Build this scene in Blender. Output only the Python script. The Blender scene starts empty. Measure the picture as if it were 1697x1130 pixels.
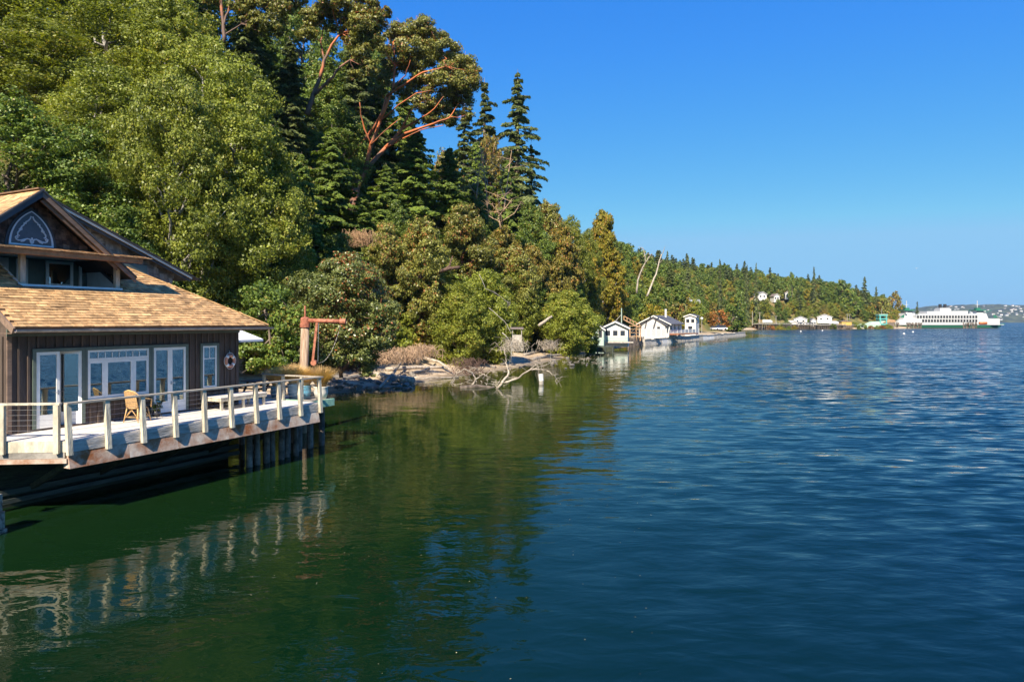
import bpy, math, random
import numpy as np
from mathutils import Vector, Matrix, noise as mnoise
random.seed(7); rng = np.random.default_rng(7)
R = math.radians
scene = bpy.context.scene
C = scene.collection

# ------------------------------------------------------------------ camera
CAMH = 5.0
cam_d = bpy.data.cameras.new("camera"); cam = bpy.data.objects.new("camera", cam_d); C.objects.link(cam)
cam.location = (0, 0, CAMH); cam.rotation_euler = (R(90), 0, 0)
cam_d.sensor_width = 36; cam_d.lens = 24.0; cam_d.shift_y = -0.0189
cam_d.clip_start = 0.1; cam_d.clip_end = 30000
scene.camera = cam

# ------------------------------------------------------------------ sky and sun
SUN_EL, SUN_ROT = 41.0, 197.0
world = bpy.data.worlds.new("World"); scene.world = world; world.use_nodes = True
wn = world.node_tree; wn.nodes.clear()
sky = wn.nodes.new('ShaderNodeTexSky'); sky.sky_type = 'NISHITA'; sky.sun_disc = False
sky.sun_elevation = R(SUN_EL); sky.sun_rotation = R(SUN_ROT); sky.altitude = 0
sky.air_density = 1.0; sky.dust_density = 0.0; sky.ozone_density = 3.0
# grade towards the deep late-summer blue of the photograph, channel by channel
sp_ = wn.nodes.new('ShaderNodeSeparateColor'); cb_ = wn.nodes.new('ShaderNodeCombineColor')
for i_, (g_, e_) in enumerate(((0.173, 1.5), (0.894, 0.785), (3.85, 0.25))):
    pw_ = wn.nodes.new('ShaderNodeMath'); pw_.operation = 'POWER'; pw_.inputs[1].default_value = e_; ml_ = wn.nodes.new('ShaderNodeMath'); ml_.operation = 'MULTIPLY'; ml_.inputs[1].default_value = g_
    mn_ = wn.nodes.new('ShaderNodeMath'); mn_.operation = 'MINIMUM'; mn_.inputs[1].default_value = (1.75, 3.7, 5.65)[i_]
    wn.links.new(sp_.outputs[i_], pw_.inputs[0]); wn.links.new(pw_.outputs[0], ml_.inputs[0]); wn.links.new(ml_.outputs[0], mn_.inputs[0]); wn.links.new(mn_.outputs[0], cb_.inputs[i_])
bg = wn.nodes.new('ShaderNodeBackground'); bg.inputs['Strength'].default_value = 0.078
wo = wn.nodes.new('ShaderNodeOutputWorld')
wn.links.new(sky.outputs[0], sp_.inputs[0]); wn.links.new(cb_.outputs[0], bg.inputs[0]); wn.links.new(bg.outputs[0], wo.inputs[0])
sun_d = bpy.data.lights.new("sun", 'SUN'); sun_d.energy = 5.0; sun_d.angle = R(0.5); sun_d.color = (1.0, 0.90, 0.74)
sun = bpy.data.objects.new("sun", sun_d); C.objects.link(sun); sun.location = (0, -20, 60)
sd = Vector((math.sin(R(SUN_ROT))*math.cos(R(SUN_EL)), math.cos(R(SUN_ROT))*math.cos(R(SUN_EL)), math.sin(R(SUN_EL))))
sun.rotation_euler = (-sd).to_track_quat('-Z', 'Y').to_euler()
vs = scene.view_settings
vs.view_transform = 'Standard'; vs.look = 'None'; vs.gamma = 1; vs.use_curve_mapping = False; vs.exposure = 1.05
cy = scene.cycles
cy.max_bounces = 6; cy.diffuse_bounces = 3; cy.glossy_bounces = 3; cy.transmission_bounces = 3; cy.transparent_max_bounces = 6; cy.volume_bounces = 0
cy.caustics_reflective = False; cy.caustics_refractive = False

# ------------------------------------------------------------------ materials
def nmat(name):
    m = bpy.data.materials.new(name); m.use_nodes = True; t = m.node_tree; t.nodes.clear()
    out = t.nodes.new('ShaderNodeOutputMaterial'); return m, t, out
def N(t, typ, **kw):
    n = t.nodes.new(typ)
    for k, v in kw.items():
        if k in n.inputs: n.inputs[k].default_value = v
        else: setattr(n, k, v)
    return n
def c4(c): return (c[0], c[1], c[2], 1)
def ramp(t, stops, interp='LINEAR'):
    r = t.nodes.new('ShaderNodeValToRGB'); r.color_ramp.interpolation = interp
    while len(r.color_ramp.elements) < len(stops): r.color_ramp.elements.new(0.5)
    for e, (p, c) in zip(r.color_ramp.elements, stops): e.position = p; e.color = c4(c)
    return r
def coords(t, obj=True, stretch=(1, 1, 1)):
    tc = t.nodes.new('ShaderNodeTexCoord'); oi = t.nodes.new('ShaderNodeObjectInfo')
    mp = t.nodes.new('ShaderNodeMapping'); mp.inputs['Scale'].default_value = stretch
    t.links.new(tc.outputs['Object'], mp.inputs[0])
    ad = N(t, 'ShaderNodeVectorMath', operation='ADD'); ml = N(t, 'ShaderNodeMath', operation='MULTIPLY'); ml.inputs[1].default_value = 37.0
    t.links.new(oi.outputs['Random'], ml.inputs[0]); t.links.new(mp.outputs[0], ad.inputs[0]); t.links.new(ml.outputs[0], ad.inputs[1])
    return ad.outputs[0], oi.outputs['Random']
def M(name, col, rough=0.8, var=0.25, scale=4.0, bump=0.0, col2=None, metallic=0.0, stretch=(1, 1, 1), rv=0.0, fac=0.5, detail=6, emit=None, grain=None):
    """col / col2 mixed by noise; rv: brightness difference from one object/piece to the next"""
    m, t, out = nmat(name); L = t.links.new
    p = N(t, 'ShaderNodeBsdfPrincipled'); p.inputs['Roughness'].default_value = rough; p.inputs['Metallic'].default_value = metallic
    v, rnd = coords(t, stretch=stretch)
    nz = N(t, 'ShaderNodeTexNoise'); nz.inputs['Scale'].default_value = scale; nz.inputs['Detail'].default_value = detail; nz.inputs['Roughness'].default_value = 0.65
    L(v, nz.inputs['Vector'])
    a = tuple(x*(1-var) for x in col); b = col2 if col2 else tuple(min(1, x*(1+var)) for x in col)
    rp = ramp(t, [(fac-0.14, a), (fac+0.14, b)]); L(nz.outputs['Fac'], rp.inputs[0])
    colout = rp.outputs[0]
    if rv > 0:
        g = t.nodes.new('ShaderNodeNewGeometry'); ad = N(t, 'ShaderNodeMath', operation='ADD'); fr = N(t, 'ShaderNodeMath', operation='FRACT')
        L(g.outputs['Random Per Island'], ad.inputs[0]); L(rnd, ad.inputs[1]); L(ad.outputs[0], fr.inputs[0])
        mr = N(t, 'ShaderNodeMapRange'); mr.inputs['To Min'].default_value = 1-rv; mr.inputs['To Max'].default_value = 1+rv; L(fr.outputs[0], mr.inputs['Value'])
        mx = N(t, 'ShaderNodeVectorMath', operation='MULTIPLY'); L(colout, mx.inputs[0]); L(mr.outputs[0], mx.inputs[1]); colout = mx.outputs[0]
    L(colout, p.inputs['Base Color'])
    if bump > 0:
        n2 = N(t, 'ShaderNodeTexNoise'); n2.inputs['Scale'].default_value = scale*4; n2.inputs['Detail'].default_value = 5; L(v, n2.inputs['Vector'])
        bp = N(t, 'ShaderNodeBump'); bp.inputs['Strength'].default_value = bump; bp.inputs['Distance'].default_value = 0.03
        L(n2.outputs['Fac'], bp.inputs['Height']); L(bp.outputs[0], p.inputs['Normal'])
    L(p.outputs[0], out.inputs['Surface']); return m
def leafmat(name, dark, light, accent=None, ap=0.06, gloss=0.45, trans=0.3, ov=0.25, spec=0.5):
    m, t, out = nmat(name); L = t.links.new
    g = t.nodes.new('ShaderNodeNewGeometry'); v, rnd = coords(t)
    mid = tuple((a+b)/2 for a, b in zip(dark, light))
    st = [(0.0, dark), (0.5, mid), (0.97-ap, light)]
    st.append((1-ap, accent if accent else light))
    rp = ramp(t, st); 
    nz = N(t, 'ShaderNodeTexNoise'); nz.inputs['Scale'].default_value = 0.35; nz.inputs['Detail'].default_value = 2; L(v, nz.inputs['Vector'])
    # clump-wide shift of leaf colour (younger / older growth)
    s1 = N(t, 'ShaderNodeMath', operation='MULTIPLY_ADD'); s1.inputs[1].default_value = 0.9; s1.inputs[2].default_value = -0.45
    L(nz.outputs['Fac'], s1.inputs[0]); ad = N(t, 'ShaderNodeMath', operation='ADD'); ad.use_clamp = True
    L(g.outputs['Random Per Island'], ad.inputs[0]); L(s1.outputs[0], ad.inputs[1]); L(ad.outputs[0], rp.inputs[0])
    mr = N(t, 'ShaderNodeMapRange'); mr.inputs['To Min'].default_value = 1-ov; mr.inputs['To Max'].default_value = 1+ov; L(rnd, mr.inputs['Value'])
    mx = N(t, 'ShaderNodeVectorMath', operation='MULTIPLY'); L(rp.outputs[0], mx.inputs[0]); L(mr.outputs[0], mx.inputs[1])
    p = N(t, 'ShaderNodeBsdfPrincipled'); p.inputs['Roughness'].default_value = gloss; p.inputs['Specular IOR Level'].default_value = spec; L(mx.outputs[0], p.inputs['Base Color'])
    tr = N(t, 'ShaderNodeBsdfTranslucent'); wm = N(t, 'ShaderNodeVectorMath', operation='MULTIPLY'); wm.inputs[1].default_value = (1.25, 1.25, 0.45)
    L(mx.outputs[0], wm.inputs[0]); L(wm.outputs[0], tr.inputs[0])
    ms = N(t, 'ShaderNodeMixShader'); ms.inputs[0].default_value = trans; L(p.outputs[0], ms.inputs[1]); L(tr.outputs[0], ms.inputs[2])
    L(ms.outputs[0], out.inputs['Surface']); return m

MAT = {}
MAT['white'] = M('white_paint', (0.82, 0.80, 0.74), 0.45, 0.05, 3, rv=0.03)
MAT['trim'] = M('slate_green_trim', (0.115, 0.145, 0.115), 0.6, 0.15, 3)
MAT['board'] = M('brown_stained_board', (0.070, 0.048, 0.036), 0.75, 0.3, 2.5, 0.3, stretch=(3, 3, 0.5), rv=0.2)
MAT['batten'] = M('brown_stained_batten', (0.078, 0.054, 0.040), 0.75, 0.3, 2.5, 0.3, stretch=(3, 3, 0.5), rv=0.25)
MAT['roof'] = M('tan_shingle', (0.41, 0.225, 0.09), 0.85, 0.25, 5, 0.3, rv=0.38, col2=(0.60, 0.375, 0.17))
MAT['underlay'] = M('dark_roof_felt', (0.16, 0.09, 0.05), 0.9, 0.2)
MAT['darkroof'] = M('black_shingle', (0.035, 0.033, 0.033), 0.8, 0.3, 5)
MAT['wshingle'] = M('weathered_cedar_shingle', (0.07, 0.045, 0.034), 0.85, 0.35, 5, 0.3, rv=0.6, col2=(0.17, 0.10, 0.065))
MAT['gshingle'] = M('grey_cedar_shingle', (0.24, 0.21, 0.18), 0.85, 0.35, 5, 0.3, rv=0.55)
MAT['fascia'] = M('brown_fascia', (0.20, 0.13, 0.09), 0.7, 0.3, 3, 0.2, stretch=(0.5, 3, 3))
MAT['darkfascia'] = M('charcoal_fascia', (0.05, 0.055, 0.06), 0.6, 0.2, 3)
MAT['cedar'] = M('raw_cedar_beam', (0.40, 0.17, 0.06), 0.75, 0.3, 4, 0.3, rv=0.1)
MAT['gutter'] = M('aged_gutter', (0.42, 0.34, 0.29), 0.5, 0.25, 4, rv=0.12)
MAT['rail'] = M('weathered_rail_wood', (0.52, 0.46, 0.34), 0.85, 0.3, 6, 0.4, stretch=(1, 1, 0.3), rv=0.12)
MAT['cap'] = M('grey_handrail_wood', (0.36, 0.31, 0.24), 0.85, 0.3, 5, 0.4, stretch=(0.4, 3, 3), rv=0.12)
MAT['plank'] = M('bleached_deck_plank', (0.66, 0.60, 0.52), 0.8, 0.12, 3, 0.3, stretch=(0.3, 3, 3), rv=0.1)
MAT['skirt'] = M('silvered_skirt_board', (0.42, 0.37, 0.30), 0.85, 0.35, 4, 0.5, stretch=(0.4, 3, 2), rv=0.12, col2=(0.55, 0.5, 0.44))
MAT['rust'] = M('rust_stained_beam', (0.36, 0.12, 0.03), 0.8, 0.3, 1.6, 0.4, col2=(0.55, 0.47, 0.38), fac=0.50)
MAT['rustm'] = M('rusty_iron', (0.33, 0.09, 0.045), 0.7, 0.35, 6, 0.3, col2=(0.45, 0.17, 0.09))
MAT['hull'] = M('mossy_black_timber', (0.018, 0.02, 0.014), 0.8, 0.4, 3, 0.6, col2=(0.05, 0.06, 0.03), stretch=(0.4, 2, 2))
MAT['hullstripe'] = M('grey_green_waler', (0.045, 0.055, 0.045), 0.7, 0.4, 3, 0.4, stretch=(0.4, 2, 2))
MAT['pile'] = M('tidal_timber_pile', (0.10, 0.075, 0.055), 0.85, 0.4, 3, 0.5, rv=0.3, col2=(0.22, 0.17, 0.13))
MAT['pole'] = M('debarked_pole', (0.36, 0.22, 0.13), 0.85, 0.35, 4, 0.5, stretch=(3, 3, 0.3), col2=(0.48, 0.36, 0.25))
MAT['concrete'] = M('old_concrete', (0.42, 0.38, 0.32), 0.9, 0.3, 2.5, 0.5, rv=0.1)
MAT['rattan'] = M('honey_rattan', (0.62, 0.38, 0.15), 0.5, 0.25, 8)
MAT['weave'] = M('woven_cane', (0.38, 0.23, 0.10), 0.7, 0.4, 40)
MAT['mint'] = M('mint_painted_board', (0.28, 0.48, 0.33), 0.7, 0.3, 4, 0.2, rv=0.08)
MAT['black'] = M('black_iron', (0.02, 0.02, 0.022), 0.5, 0.2)
MAT['steel'] = M('galvanised_cable', (0.45, 0.45, 0.45), 0.35, 0.1, metallic=0.9)
MAT['sign'] = M('slate_painted_panel', (0.085, 0.105, 0.12), 0.5, 0.12, 5)
MAT['scroll'] = M('pale_blue_scrollwork', (0.66, 0.70, 0.72), 0.5, 0.1, 6)
MAT['interior'] = M('dim_interior', (0.14, 0.12, 0.10), 0.8, 0.2)
MAT['curtain'] = M('pale_teal_curtain', (0.36, 0.48, 0.46), 0.9, 0.15, 4)
MAT['balwall'] = M('pale_grey_panel', (0.58, 0.60, 0.57), 0.6, 0.08)
MAT['orange'] = M('faded_orange_ring', (0.60, 0.27, 0.17), 0.6, 0.15, 8)
MAT['blueglaze'] = M('blue_glazed_pot', (0.10, 0.26, 0.36), 0.25, 0.25, 6)
MAT['paleglaze'] = M('sky_blue_pot', (0.36, 0.52, 0.58), 0.3, 0.15, 6)
MAT['creampot'] = M('cream_pot', (0.62, 0.58, 0.50), 0.6, 0.12, 6)
MAT['canvas'] = M('white_canvas', (0.80, 0.78, 0.74), 0.8, 0.04)
MAT['bark'] = M('grey_brown_bark', (0.17, 0.13, 0.10), 0.9, 0.4, 3, 0.8, stretch=(2, 2, 0.5))
MAT['alder'] = M('pale_alder_bark', (0.34, 0.31, 0.27), 0.9, 0.35, 3, 0.5)
MAT['redbark'] = M('madrone_bark', (0.20, 0.12, 0.085), 0.7, 0.3, 0.7, 0.4, col2=(0.55, 0.15, 0.045), fac=0.46)
_t = MAT['redbark'].node_tree; _nz = next(n for n in _t.nodes if n.type == 'TEX_NOISE'); _rp = next(n for n in _t.nodes if n.type == 'VALTORGB')
# old grey bark low on the stem peeling to orange higher up
_tc = next(n for n in _t.nodes if n.type == 'TEX_COORD'); _sx = N(_t, 'ShaderNodeSeparateXYZ'); _t.links.new(_tc.outputs['Object'], _sx.inputs[0])
_mr = N(_t, 'ShaderNodeMapRange'); _mr.inputs['From Min'].default_value = 2.0; _mr.inputs['From Max'].default_value = 11.0; _mr.inputs['To Min'].default_value = -0.22; _mr.inputs['To Max'].default_value = 0.06; _t.links.new(_sx.outputs['Z'], _mr.inputs['Value'])
_ad = N(_t, 'ShaderNodeMath', operation='ADD'); _t.links.new(_nz.outputs['Fac'], _ad.inputs[0]); _t.links.new(_mr.outputs[0], _ad.inputs[1]); _t.links.new(_ad.outputs[0], _rp.inputs[0])
MAT['drift'] = M('bleached_driftwood', (0.30, 0.245, 0.185), 0.9, 0.3, 5, 0.9, rv=0.2, col2=(0.50, 0.43, 0.345))
MAT['twig'] = M('dry_twigs', (0.36, 0.24, 0.15), 0.9, 0.3, 1.0, rv=0.3)
MAT['darktwig'] = M('brown_dead_stems', (0.12, 0.07, 0.05), 0.9, 0.3, 1.0, rv=0.3)
MAT['rock'] = M('beach_rock', (0.16, 0.14, 0.12), 0.9, 0.4, 2, 0.8, rv=0.3)
MAT['straw'] = leafmat('straw_grass_blades', (0.55, 0.34, 0.13), (0.85, 0.60, 0.28), trans=0.35, gloss=0.6)
MAT['hgreen'] = M('grey_green_siding', (0.34, 0.44, 0.38), 0.6, 0.08)
MAT['fwhite'] = M('ferry_white_paint', (0.50, 0.50, 0.49), 0.45, 0.05, .3)
MAT['hwhite'] = M('white_siding', (0.62, 0.60, 0.56), 0.6, 0.04, 2)
MAT['slate'] = M('slate_grey_shingle', (0.085, 0.085, 0.095), 0.8, 0.25, 2, rv=0.1)
MAT['brownroof'] = M('brown_grey_shingle', (0.17, 0.13, 0.11), 0.8, 0.25, 2)
MAT['tan'] = M('new_fir_lumber', (0.36, 0.215, 0.11), 0.75, 0.25, 2, rv=0.15)
MAT['greywood'] = M('silver_grey_timber', (0.30, 0.27, 0.23), 0.85, 0.35, 2, 0.4, rv=0.25)
MAT['redwoodstain'] = M('brick_red_stain', (0.30, 0.11, 0.06), 0.7, 0.2, 2)
MAT['fgreen'] = M('ferry_green_paint', (0.03, 0.15, 0.09), 0.4, 0.12, 1)
MAT['bargegreen'] = M('pale_green_steel', (0.40, 0.55, 0.44), 0.5, 0.15, 0.6)
MAT['teal'] = M('teal_tower_paint', (0.10, 0.36, 0.33), 0.5, 0.15, 1)
MAT['yellow'] = M('ochre_panel', (0.55, 0.35, 0.08), 0.6, 0.15, 1)
MAT['carred'] = M('dark_red_car_paint', (0.25, 0.04, 0.03), 0.3, 0.05); MAT['carwhite'] = M('white_car_paint', (0.75, 0.75, 0.75), 0.3, 0.03)
MAT['cargrey'] = M('grey_car_paint', (0.22, 0.23, 0.25), 0.3, 0.05)
MAT['orangeraft'] = M('orange_rescue_boat', (0.60, 0.14, 0.03), 0.5, 0.05)
def glassmat(name, refl=0.34, tint=(0.55, 0.62, 0.62)):
    m, t, out = nmat(name); L = t.links.new
    fr = N(t, 'ShaderNodeFresnel'); fr.inputs[0].default_value = 1.5
    ad = N(t, 'ShaderNodeMath', operation='ADD'); ad.use_clamp = True; ad.inputs[1].default_value = refl; L(fr.outputs[0], ad.inputs[0])
    tr = N(t, 'ShaderNodeBsdfTransparent'); tr.inputs[0].default_value = c4(tint)
    gl = N(t, 'ShaderNodeBsdfGlossy'); gl.inputs['Roughness'].default_value = 0.02; gl.inputs['Color'].default_value = (0.85, 0.92, 0.95, 1)
    ms = N(t, 'ShaderNodeMixShader'); L(ad.outputs[0], ms.inputs[0]); L(tr.outputs[0], ms.inputs[1]); L(gl.outputs[0], ms.inputs[2]); L(ms.outputs[0], out.inputs[0]); return m
MAT['glass'] = glassmat('window_glass', 0.20)
MAT['darkglass'] = M('dark_far_glass', (0.03, 0.035, 0.045), 0.1, 0.1)
# leaves
MAT['l_alder'] = leafmat('alder_leaves', (0.09, 0.115, 0.018), (0.36, 0.40, 0.06), (0.38, 0.36, 0.07), 0.05, 0.45, 0.38, 0.12, 0.35)
MAT['l_maple'] = leafmat('maple_leaves', (0.045, 0.085, 0.014), (0.22, 0.29, 0.045), (0.24, 0.19, 0.03), 0.03, 0.45, 0.28, 0.15, 0.35)
MAT['l_olive'] = leafmat('olive_leaves', (0.09, 0.115, 0.014), (0.33, 0.36, 0.05), (0.36, 0.30, 0.05), 0.04, 0.5, 0.38, 0.15, 0.35)
MAT['l_madrone'] = leafmat('madrone_leaves', (0.075, 0.085, 0.016), (0.36, 0.35, 0.075), (0.34, 0.15, 0.045), 0.06, 0.45, 0.3, 0.12, 0.4)
MAT['l_brown'] = leafmat('browning_madrone_leaves', (0.08, 0.065, 0.014), (0.30, 0.26, 0.04), (0.38, 0.19, 0.05), 0.10, 0.5, 0.2, 0.12, 0.3)
MAT['l_arbutus'] = leafmat('glossy_shrub_leaves', (0.05, 0.075, 0.014), (0.26, 0.28, 0.08), (0.36, 0.11, 0.035), 0.05, 0.38, 0.2, 0.1, 0.45)
MAT['l_yellow'] = leafmat('golden_leaves', (0.14, 0.13, 0.012), (0.40, 0.34, 0.035), (0.42, 0.24, 0.04), 0.1, 0.55, 0.35, 0.12, 0.3)
MAT['l_orange'] = leafmat('rust_orange_leaves', (0.14, 0.08, 0.02), (0.36, 0.17, 0.035), (0.42, 0.13, 0.03), 0.2, 0.55, 0.3, 0.1, 0.3)
MAT['l_fir'] = leafmat('fir_needles', (0.035, 0.055, 0.018), (0.19, 0.22, 0.065), None, 0.0, 0.6, 0.4, 0.2, 0.25)
MAT['l_hemlock'] = leafmat('hemlock_needles', (0.045, 0.085, 0.014), (0.23, 0.30, 0.045), None, 0.0, 0.6, 0.4, 0.15, 0.25)

# ------------------------------------------------------------------ object helpers
KEYS = ('label', 'category', 'group', 'kind')
def tag(o, label=None, cat=None, group=None, kind=None):
    for k, v in zip(KEYS, (label, cat, group, kind)):
        if v: o[k] = v
    return o
def thing(name, label, cat, loc=(0, 0, 0), rz=0.0, group=None):
    o = bpy.data.objects.new(name, None); o.empty_display_size = 0.3; C.objects.link(o)
    o.location = loc; o.rotation_euler = (0, 0, rz); return tag(o, label, cat, group)
def inst(name, mesh, parent=None, loc=(0, 0, 0), rot=(0, 0, 0), scale=(1, 1, 1)):
    o = bpy.data.objects.new(name, mesh); C.objects.link(o)
    if parent: o.parent = parent
    o.location = loc; o.rotation_euler = rot; o.scale = scale; return o
def copy_tree(o, parent=None):
    c = o.copy(); C.objects.link(c)
    if parent: c.parent = parent
    for ch in list(o.children): copy_tree(ch, c)
    return c
class MB:
    def __init__(s): s.v = []; s.f = []; s.m = []
    def add(s, vs, fs, mi=0):
        b = len(s.v); s.v += [tuple(x) for x in vs]; s.f += [tuple(b+i for i in f) for f in fs]; s.m += [mi]*len(fs); return s
    def box(s, x0, x1, y0, y1, z0, z1, mi=0):
        return s.add([(x0,y0,z0),(x1,y0,z0),(x1,y1,z0),(x0,y1,z0),(x0,y0,z1),(x1,y0,z1),(x1,y1,z1),(x0,y1,z1)],
                     [(0,3,2,1),(4,5,6,7),(0,1,5,4),(1,2,6,5),(2,3,7,6),(3,0,4,7)], mi)
    def beam(s, p, q, w, h, up=(0, 0, 1), mi=0):
        p = Vector(p); q = Vector(q); d = (q-p).normalized(); up = Vector(up)
        sd_ = d.cross(up)
        if sd_.length < 1e-4: sd_ = d.cross(Vector((1, 0, 0)))
        sd_.normalize(); u2 = sd_.cross(d).normalized(); vs = []
        for c in (p, q):
            for a, b in ((-1,-1),(1,-1),(1,1),(-1,1)): vs.append(c+sd_*a*w/2+u2*b*h/2)
        return s.add(vs, [(3,2,1,0),(4,5,6,7),(0,1,5,4),(1,2,6,5),(2,3,7,6),(3,0,4,7)], mi)
    def tube(s, pts, rad, n=7, mi=0):
        pts = [Vector(p) for p in pts]; rr = rad if isinstance(rad, (list, tuple)) else [rad]*len(pts)
        b = len(s.v); prev = None
        for i, p in enumerate(pts):
            d = (pts[min(i+1, len(pts)-1)]-pts[max(i-1, 0)]).normalized()
            a = d.cross(Vector((0, 0, 1))) if prev is None else prev-d*prev.dot(d)
            if a.length < 1e-3: a = d.cross(Vector((1, 0, 0)))
            a.normalize(); prev = a; bb = d.cross(a)
            for k in range(n):
                t = 2*math.pi*k/n; s.v.append(tuple(p+(a*math.cos(t)+bb*math.sin(t))*rr[i]))
        for i in range(len(pts)-1):
            for k in range(n):
                k2 = (k+1) % n; s.f.append((b+i*n+k, b+i*n+k2, b+(i+1)*n+k2, b+(i+1)*n+k)); s.m.append(mi)
        s.f.append(tuple(b+n-1-k for k in range(n))); s.f.append(tuple(b+(len(pts)-1)*n+k for k in range(n))); s.m += [mi, mi]
        return s
    def lathe(s, prof, cx=0, cy=0, n=16, mi=0):
        b = len(s.v)
        for r, z in prof:
            for k in range(n):
                t = 2*math.pi*k/n; s.v.append((cx+r*math.cos(t), cy+r*math.sin(t), z))
        for i in range(len(prof)-1):
            for k in range(n):
                k2 = (k+1) % n; s.f.append((b+i*n+k, b+i*n+k2, b+(i+1)*n+k2, b+(i+1)*n+k)); s.m.append(mi)
        return s
    def prism(s, poly, off, mi=0):
        """poly: list of 3d points, extruded by vector off"""
        n = len(poly); a = [Vector(p) for p in poly]; o = Vector(off)
        return s.add([*a, *[p+o for p in a]], [tuple(range(n-1, -1, -1)), tuple(range(n, 2*n))]+[(i, (i+1) % n, n+(i+1) % n, n+i) for i in range(n)], mi)
    def mesh(s, name, mats, smooth=False):
        me = bpy.data.meshes.new(name); me.from_pydata(s.v, [], s.f)
        for m in (mats if isinstance(mats, (list, tuple)) else [mats]): me.materials.append(m)
        me.polygons.foreach_set('material_index', s.m)
        if smooth: me.polygons.foreach_set('use_smooth', [True]*len(s.f))
        me.update(); return me
    def build(s, name, mats, parent=None, smooth=False, loc=(0, 0, 0), rot=(0, 0, 0)):
        return inst(name, s.mesh(name, mats, smooth), parent, loc, rot)
def npmesh(name, V, F, mat, smooth=False):
    """V (n,3), F (m,k) arrays"""
    me = bpy.data.meshes.new(name); k = F.shape[1]
    me.vertices.add(len(V)); me.vertices.foreach_set('co', V.astype(np.float32).ravel())
    me.loops.add(F.size); me.loops.foreach_set('vertex_index', F.astype(np.int32).ravel())
    me.polygons.add(len(F)); me.polygons.foreach_set('loop_start', np.arange(0, F.size, k, dtype=np.int32))
    me.polygons.foreach_set('loop_total', np.full(len(F), k, dtype=np.int32))
    if smooth: me.polygons.foreach_set('use_smooth', np.ones(len(F), dtype=bool))
    me.materials.append(mat); me.update(calc_edges=True); return me

# pixel of a 1697x1130 view -> point at depth D (metres forward of the jetty where the photographer stands)
FP = 1131.3
def P(px, py, D): return Vector(((px-848.5)/FP*D, D, CAMH-(py-533)/FP*D))

# ------------------------------------------------------------------ terrain
SHORE = np.array([(-400,-260),(-120,-40),(-50,8),(-27,26),(-17,38),(-13.2,46),(-9.5,51),(-5.8,60),(1.2,75),(7,93),(14,114),(25,140),(45,178),(81,243),(86,248),(84,262),(90,295),(108,350),(125,398),(160,432),(215,458),(270,485),(312,520),(338,590),(348,800),(360,1400)], float)
POLY = np.vstack([SHORE, [(-1500, 1400), (-1500, -260)]])
def sdist(X, Y):
    """distance inland (+) or out on the water (-)"""
    X = np.asarray(X, float); Y = np.asarray(Y, float); best = np.full(X.shape, 1e9)
    for (ax, ay), (bx, by) in zip(SHORE[:-1], SHORE[1:]):
        dx, dy = bx-ax, by-ay; t = np.clip(((X-ax)*dx+(Y-ay)*dy)/(dx*dx+dy*dy), 0, 1)
        best = np.minimum(best, np.hypot(X-ax-t*dx, Y-ay-t*dy))
    ins = np.zeros(X.shape, bool); n = len(POLY)
    for i in range(n):
        x1, y1 = POLY[i]; x2, y2 = POLY[(i+1) % n]
        if y1 == y2: continue
        c = ((y1 > Y) != (y2 > Y)) & (X < (x2-x1)*(Y-y1)/(y2-y1)+x1); ins ^= c
    return np.where(ins, best, -best)
KY  = [-300, 30,   60,   90,   115,  135,  150, 200, 238, 260, 300, 360, 430, 480, 540, 640, 1400]
KS  = [0.9,  1.0,  1.05, 1.05, 0.85, 0.6,  0.5, 0.6, 0.8, 0.9, 0.95,0.95,0.9, 0.85,0.7, 0.5, 0.3]
KC  = [50,   52,   52,   48,   34,   22,   18,  24,  34,  45,  60,  62,  60,  55,  40,  18,  8]
KD0 = [6,    7.5,  8.5,  7.5,  6.5,  8,    11,  15,  12,  7,   6,   7,   10,  10,  8,   6,   6]
KB  = [0.7,  0.8,  0.8,  0.8,  0.8,  1.1,  1.6, 1.6, 1.6, 2.2, 2.5, 2.6, 2.6, 2.6, 2,   1,   1]
def ground(X, Y):
    X = np.asarray(X, float); Y = np.asarray(Y, float); d = sdist(X, Y)
    S = np.interp(Y, KY, KS); Cc = np.interp(Y, KY, KC); d0 = np.interp(Y, KY, KD0); B = np.interp(Y, KY, KB)
    e = np.maximum(d-d0, 0)
    up = Cc*(1-np.exp(-e*S/Cc))
    w = np.sin(X*0.21+Y*0.13)*np.cos(Y*0.17-X*0.09)+0.5*np.sin(X*0.47-Y*0.39)
    z = B*np.clip(d/d0, 0, 1)+up+w*np.clip(e/12, 0, 1)*1.2+0.04*np.sin(X*1.7)*np.sin(Y*1.3)*(d > 0)
    return np.where(d > 0, z, np.maximum(d*0.25, -3.0))
def gz(x, y): return float(ground(np.array([x]), np.array([y]))[0])
def axis(segs):
    out = []
    for a, b, st in segs: out += list(np.arange(a, b, st))
    out.append(segs[-1][1]); return np.array(out)
def gridmesh(name, xs, ys, zf, mat, smooth=True):
    XX, YY = np.meshgrid(xs, ys); Z = zf(XX, YY); V = np.stack([XX, YY, Z], -1).reshape(-1, 3)
    nx, ny = len(xs), len(ys); i = (np.arange(ny-1)[:, None]*nx+np.arange(nx-1)[None, :]).ravel()
    F = np.stack([i, i+1, i+1+nx, i+nx], 1); return npmesh(name, V, F, mat, smooth), XX, YY
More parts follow.
